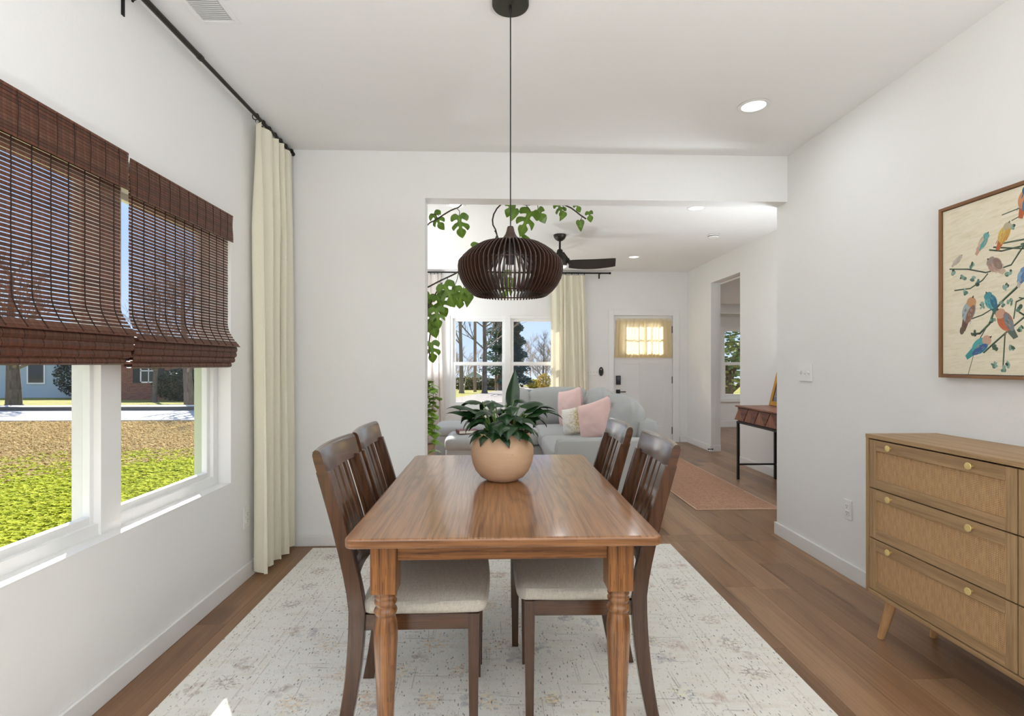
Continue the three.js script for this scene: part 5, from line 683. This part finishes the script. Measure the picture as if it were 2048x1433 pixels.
evergreen('dark pine behind the second utility pole', K2(1000, 55), 55, 15, 4.6, 5, '#3c5a44', 13000);
evergreen('dark conical evergreen at the left of the right window half', K2(1030, 52), 52, 9, 3.6, 9, '#2c4a44', 13000);
evergreen('low dark evergreen behind the window mullion', K2(1018, 60), 60, 11, 4.4, 15, '#33503f', 11000);
[[950, 50, 0.16, 'wooden utility pole left of the forked tree'], [992, 56, 0.14, 'wooden utility pole in front of the dark pine']].forEach(([px, d, r, l]) => { const g = group('utility_pole', l, 'utility pole', 'utility poles along the side street'), x = K2(px, d), y = GY(d); part('post', rod(V(x, y - 0.2, d), V(x, y + 11, d), r, r * 0.75, 10), std('#8a7566', 0.95), g); part('crossarm', bx(x - 1.1, x + 1.1, y + 10.1, y + 10.22, d - 0.06, d + 0.06), std('#7a6658', 0.95), g); for (const s of [-1, -0.5, 0.5, 1]) part('insulator', rod(V(x + s, y + 10.2, d), V(x + s, y + 10.4, d), 0.04), M.plate, g); rebase(g, V(x, y, d)); });
for (const [a, b, l] of [[919, 932, 'pale guy wire rising from the grass, farther from the pole'], [927, 936, 'pale guy wire rising from the grass, nearer the pole']]) { const x0 = K2(a, 48), x1 = K2(b, 48); single('guy_wire', l, 'guy wire', rod(V(x0, GY(48), 48), V(x1, GY(48) + 2.4, 48), 0.035, 0.03, 6), std('#cdbf9a', 0.7), 'guy wires beside the utility pole'); }
{ const g = group('garden_shed', 'small pale blue gabled shed beyond the utility pole', 'shed'), D = 70, X = K2(948, D), Y = GY(D) - 0.1, w = 2.5; part('wall', [bx(X - w / 2, X + w / 2, Y, Y + 1.55, D, D + 3)], std('#aebcc6', 0.8), g); part('gable', (() => { const s = new THREE.Shape([new THREE.Vector2(-w / 2, 0), new THREE.Vector2(w / 2, 0), new THREE.Vector2(0, 0.75)]); return new THREE.ExtrudeGeometry(s, { depth: 3, bevelEnabled: false }).translate(X, Y + 1.55, -D - 3); })(), std('#b4c1ca', 0.8), g); for (const s of [-1, 1]) { const m = part('roof_slope', new THREE.BoxGeometry(1.62, 0.06, 3.3), std('#d8d8d6', 0.6), g); m.position.copy(V(X + s * 0.66, Y + 1.93, D + 1.5)); m.rotation.z = -s * 0.54; } part('shed_door', bx(X + 0.3, X + 1.0, Y, Y + 1.4, D - 0.03, D), std('#8d9aa4', 0.8), g); rebase(g, V(X, Y, D)); }
{ const g = group('parked_car', 'white car parked head-on beside the yellow bush', 'car'), D = 74, X = K2(1055, D), Y = GY(D) + 0.02; const paint = std('#d9dde0', 0.25, { clearcoat: 1 });
  part('body', [puff(1.8, 0.62, 4.2, 0.16, 0.02).translate(X, Y + 0.6, -D - 2.1)], paint, g); part('cabin', [puff(1.5, 0.6, 2.2, 0.2, 0.02).translate(X, Y + 1.12, -D - 2.4)], paint, g); part('windscreen', bx(X - 0.62, X + 0.62, Y + 0.98, Y + 1.32, D + 1.26, D + 1.31, 0.02), std('#222a30', 0.1), g); part('grille', bx(X - 0.5, X + 0.5, Y + 0.45, Y + 0.62, D - 0.03, D + 0.03, 0.01), M.dark, g); for (const s of [-1, 1]) { part('headlamp', bx(X + s * 0.68 - 0.16, X + s * 0.68 + 0.16, Y + 0.62, Y + 0.76, D - 0.02, D + 0.06, 0.02), std('#eef1f2', 0.1), g); for (const z of [0.8, 3.3]) part('wheel', rod(V(X + s * 0.7, Y + 0.31, D + z), V(X + s * 0.92, Y + 0.31, D + z), 0.31, 0.31, 18), M.black, g); } rebase(g, V(X, Y, D + 2)); }
bush('flowering_bush', 'round yellow flowering bush beside the parked car', K2(1067, 66), 66, 1.7, 1.25, 1.5, 5, '#b9ae3a', 1600, 0.12);
bush('flowering_bush', 'yellow flowering bush at the edge of the right curtain', K2(1088, 60), 60, 1.6, 1.9, 1.4, 6, '#c8b04a', 1200, 0.12);
bush('tall_grass', 'low hedge of tan brush in front of the shed', K2(940, 60), 60, 7, 1.5, 1.5, 7, '#7e7a4c', 5000, 0.14);
bush('tall_grass', 'low hedge of brush under the dark pine', K2(985, 58), 58, 4, 1.3, 1.5, 8, '#5f6642', 3000, 0.14);
{ const g = group('broadleaf_tree', 'leafy green tree filling the window past the open doorway', 'tree'), R = rng(3), L = [], X = 6.9, D = 15.5; part('trunk', [rod(new THREE.Vector3(0, 0, 0), new THREE.Vector3(0.1, 1.6, 0), 0.16, 0.11), rod(new THREE.Vector3(0.1, 1.5, 0), new THREE.Vector3(-0.9, 3.2, 0.2), 0.09, 0.04), rod(new THREE.Vector3(0.1, 1.5, 0), new THREE.Vector3(0.8, 3.3, -0.2), 0.09, 0.04), rod(new THREE.Vector3(0.05, 1.1, 0), new THREE.Vector3(-1.2, 2.2, 0.1), 0.06, 0.02), rod(new THREE.Vector3(0.05, 1.0, 0), new THREE.Vector3(1.2, 2.0, 0.1), 0.06, 0.02)], M.bark, g);
  for (let i = 0; i < 5200; i++) { const a = R() * 6.3, e = Math.acos(2 * R() - 1), k = 0.5 + 0.5 * R(), s = 0.1 + R() * 0.09, t = new THREE.PlaneGeometry(s, s * 0.5); t.rotateX(R() * 6.3); t.rotateY(R() * 6.3); t.translate(Math.sin(e) * Math.cos(a) * 2.3 * k, 3.0 + Math.cos(e) * 1.9 * k, Math.sin(e) * Math.sin(a) * 1.8 * k); L.push(t); } part('foliage', L, std('#6f8250', 0.45, { side: THREE.DoubleSide, transmission: 0.25, thickness: 0 }), g); g.position.copy(V(X, GY(D) - 0.05, D)); }
renderer.render(scene, camera);
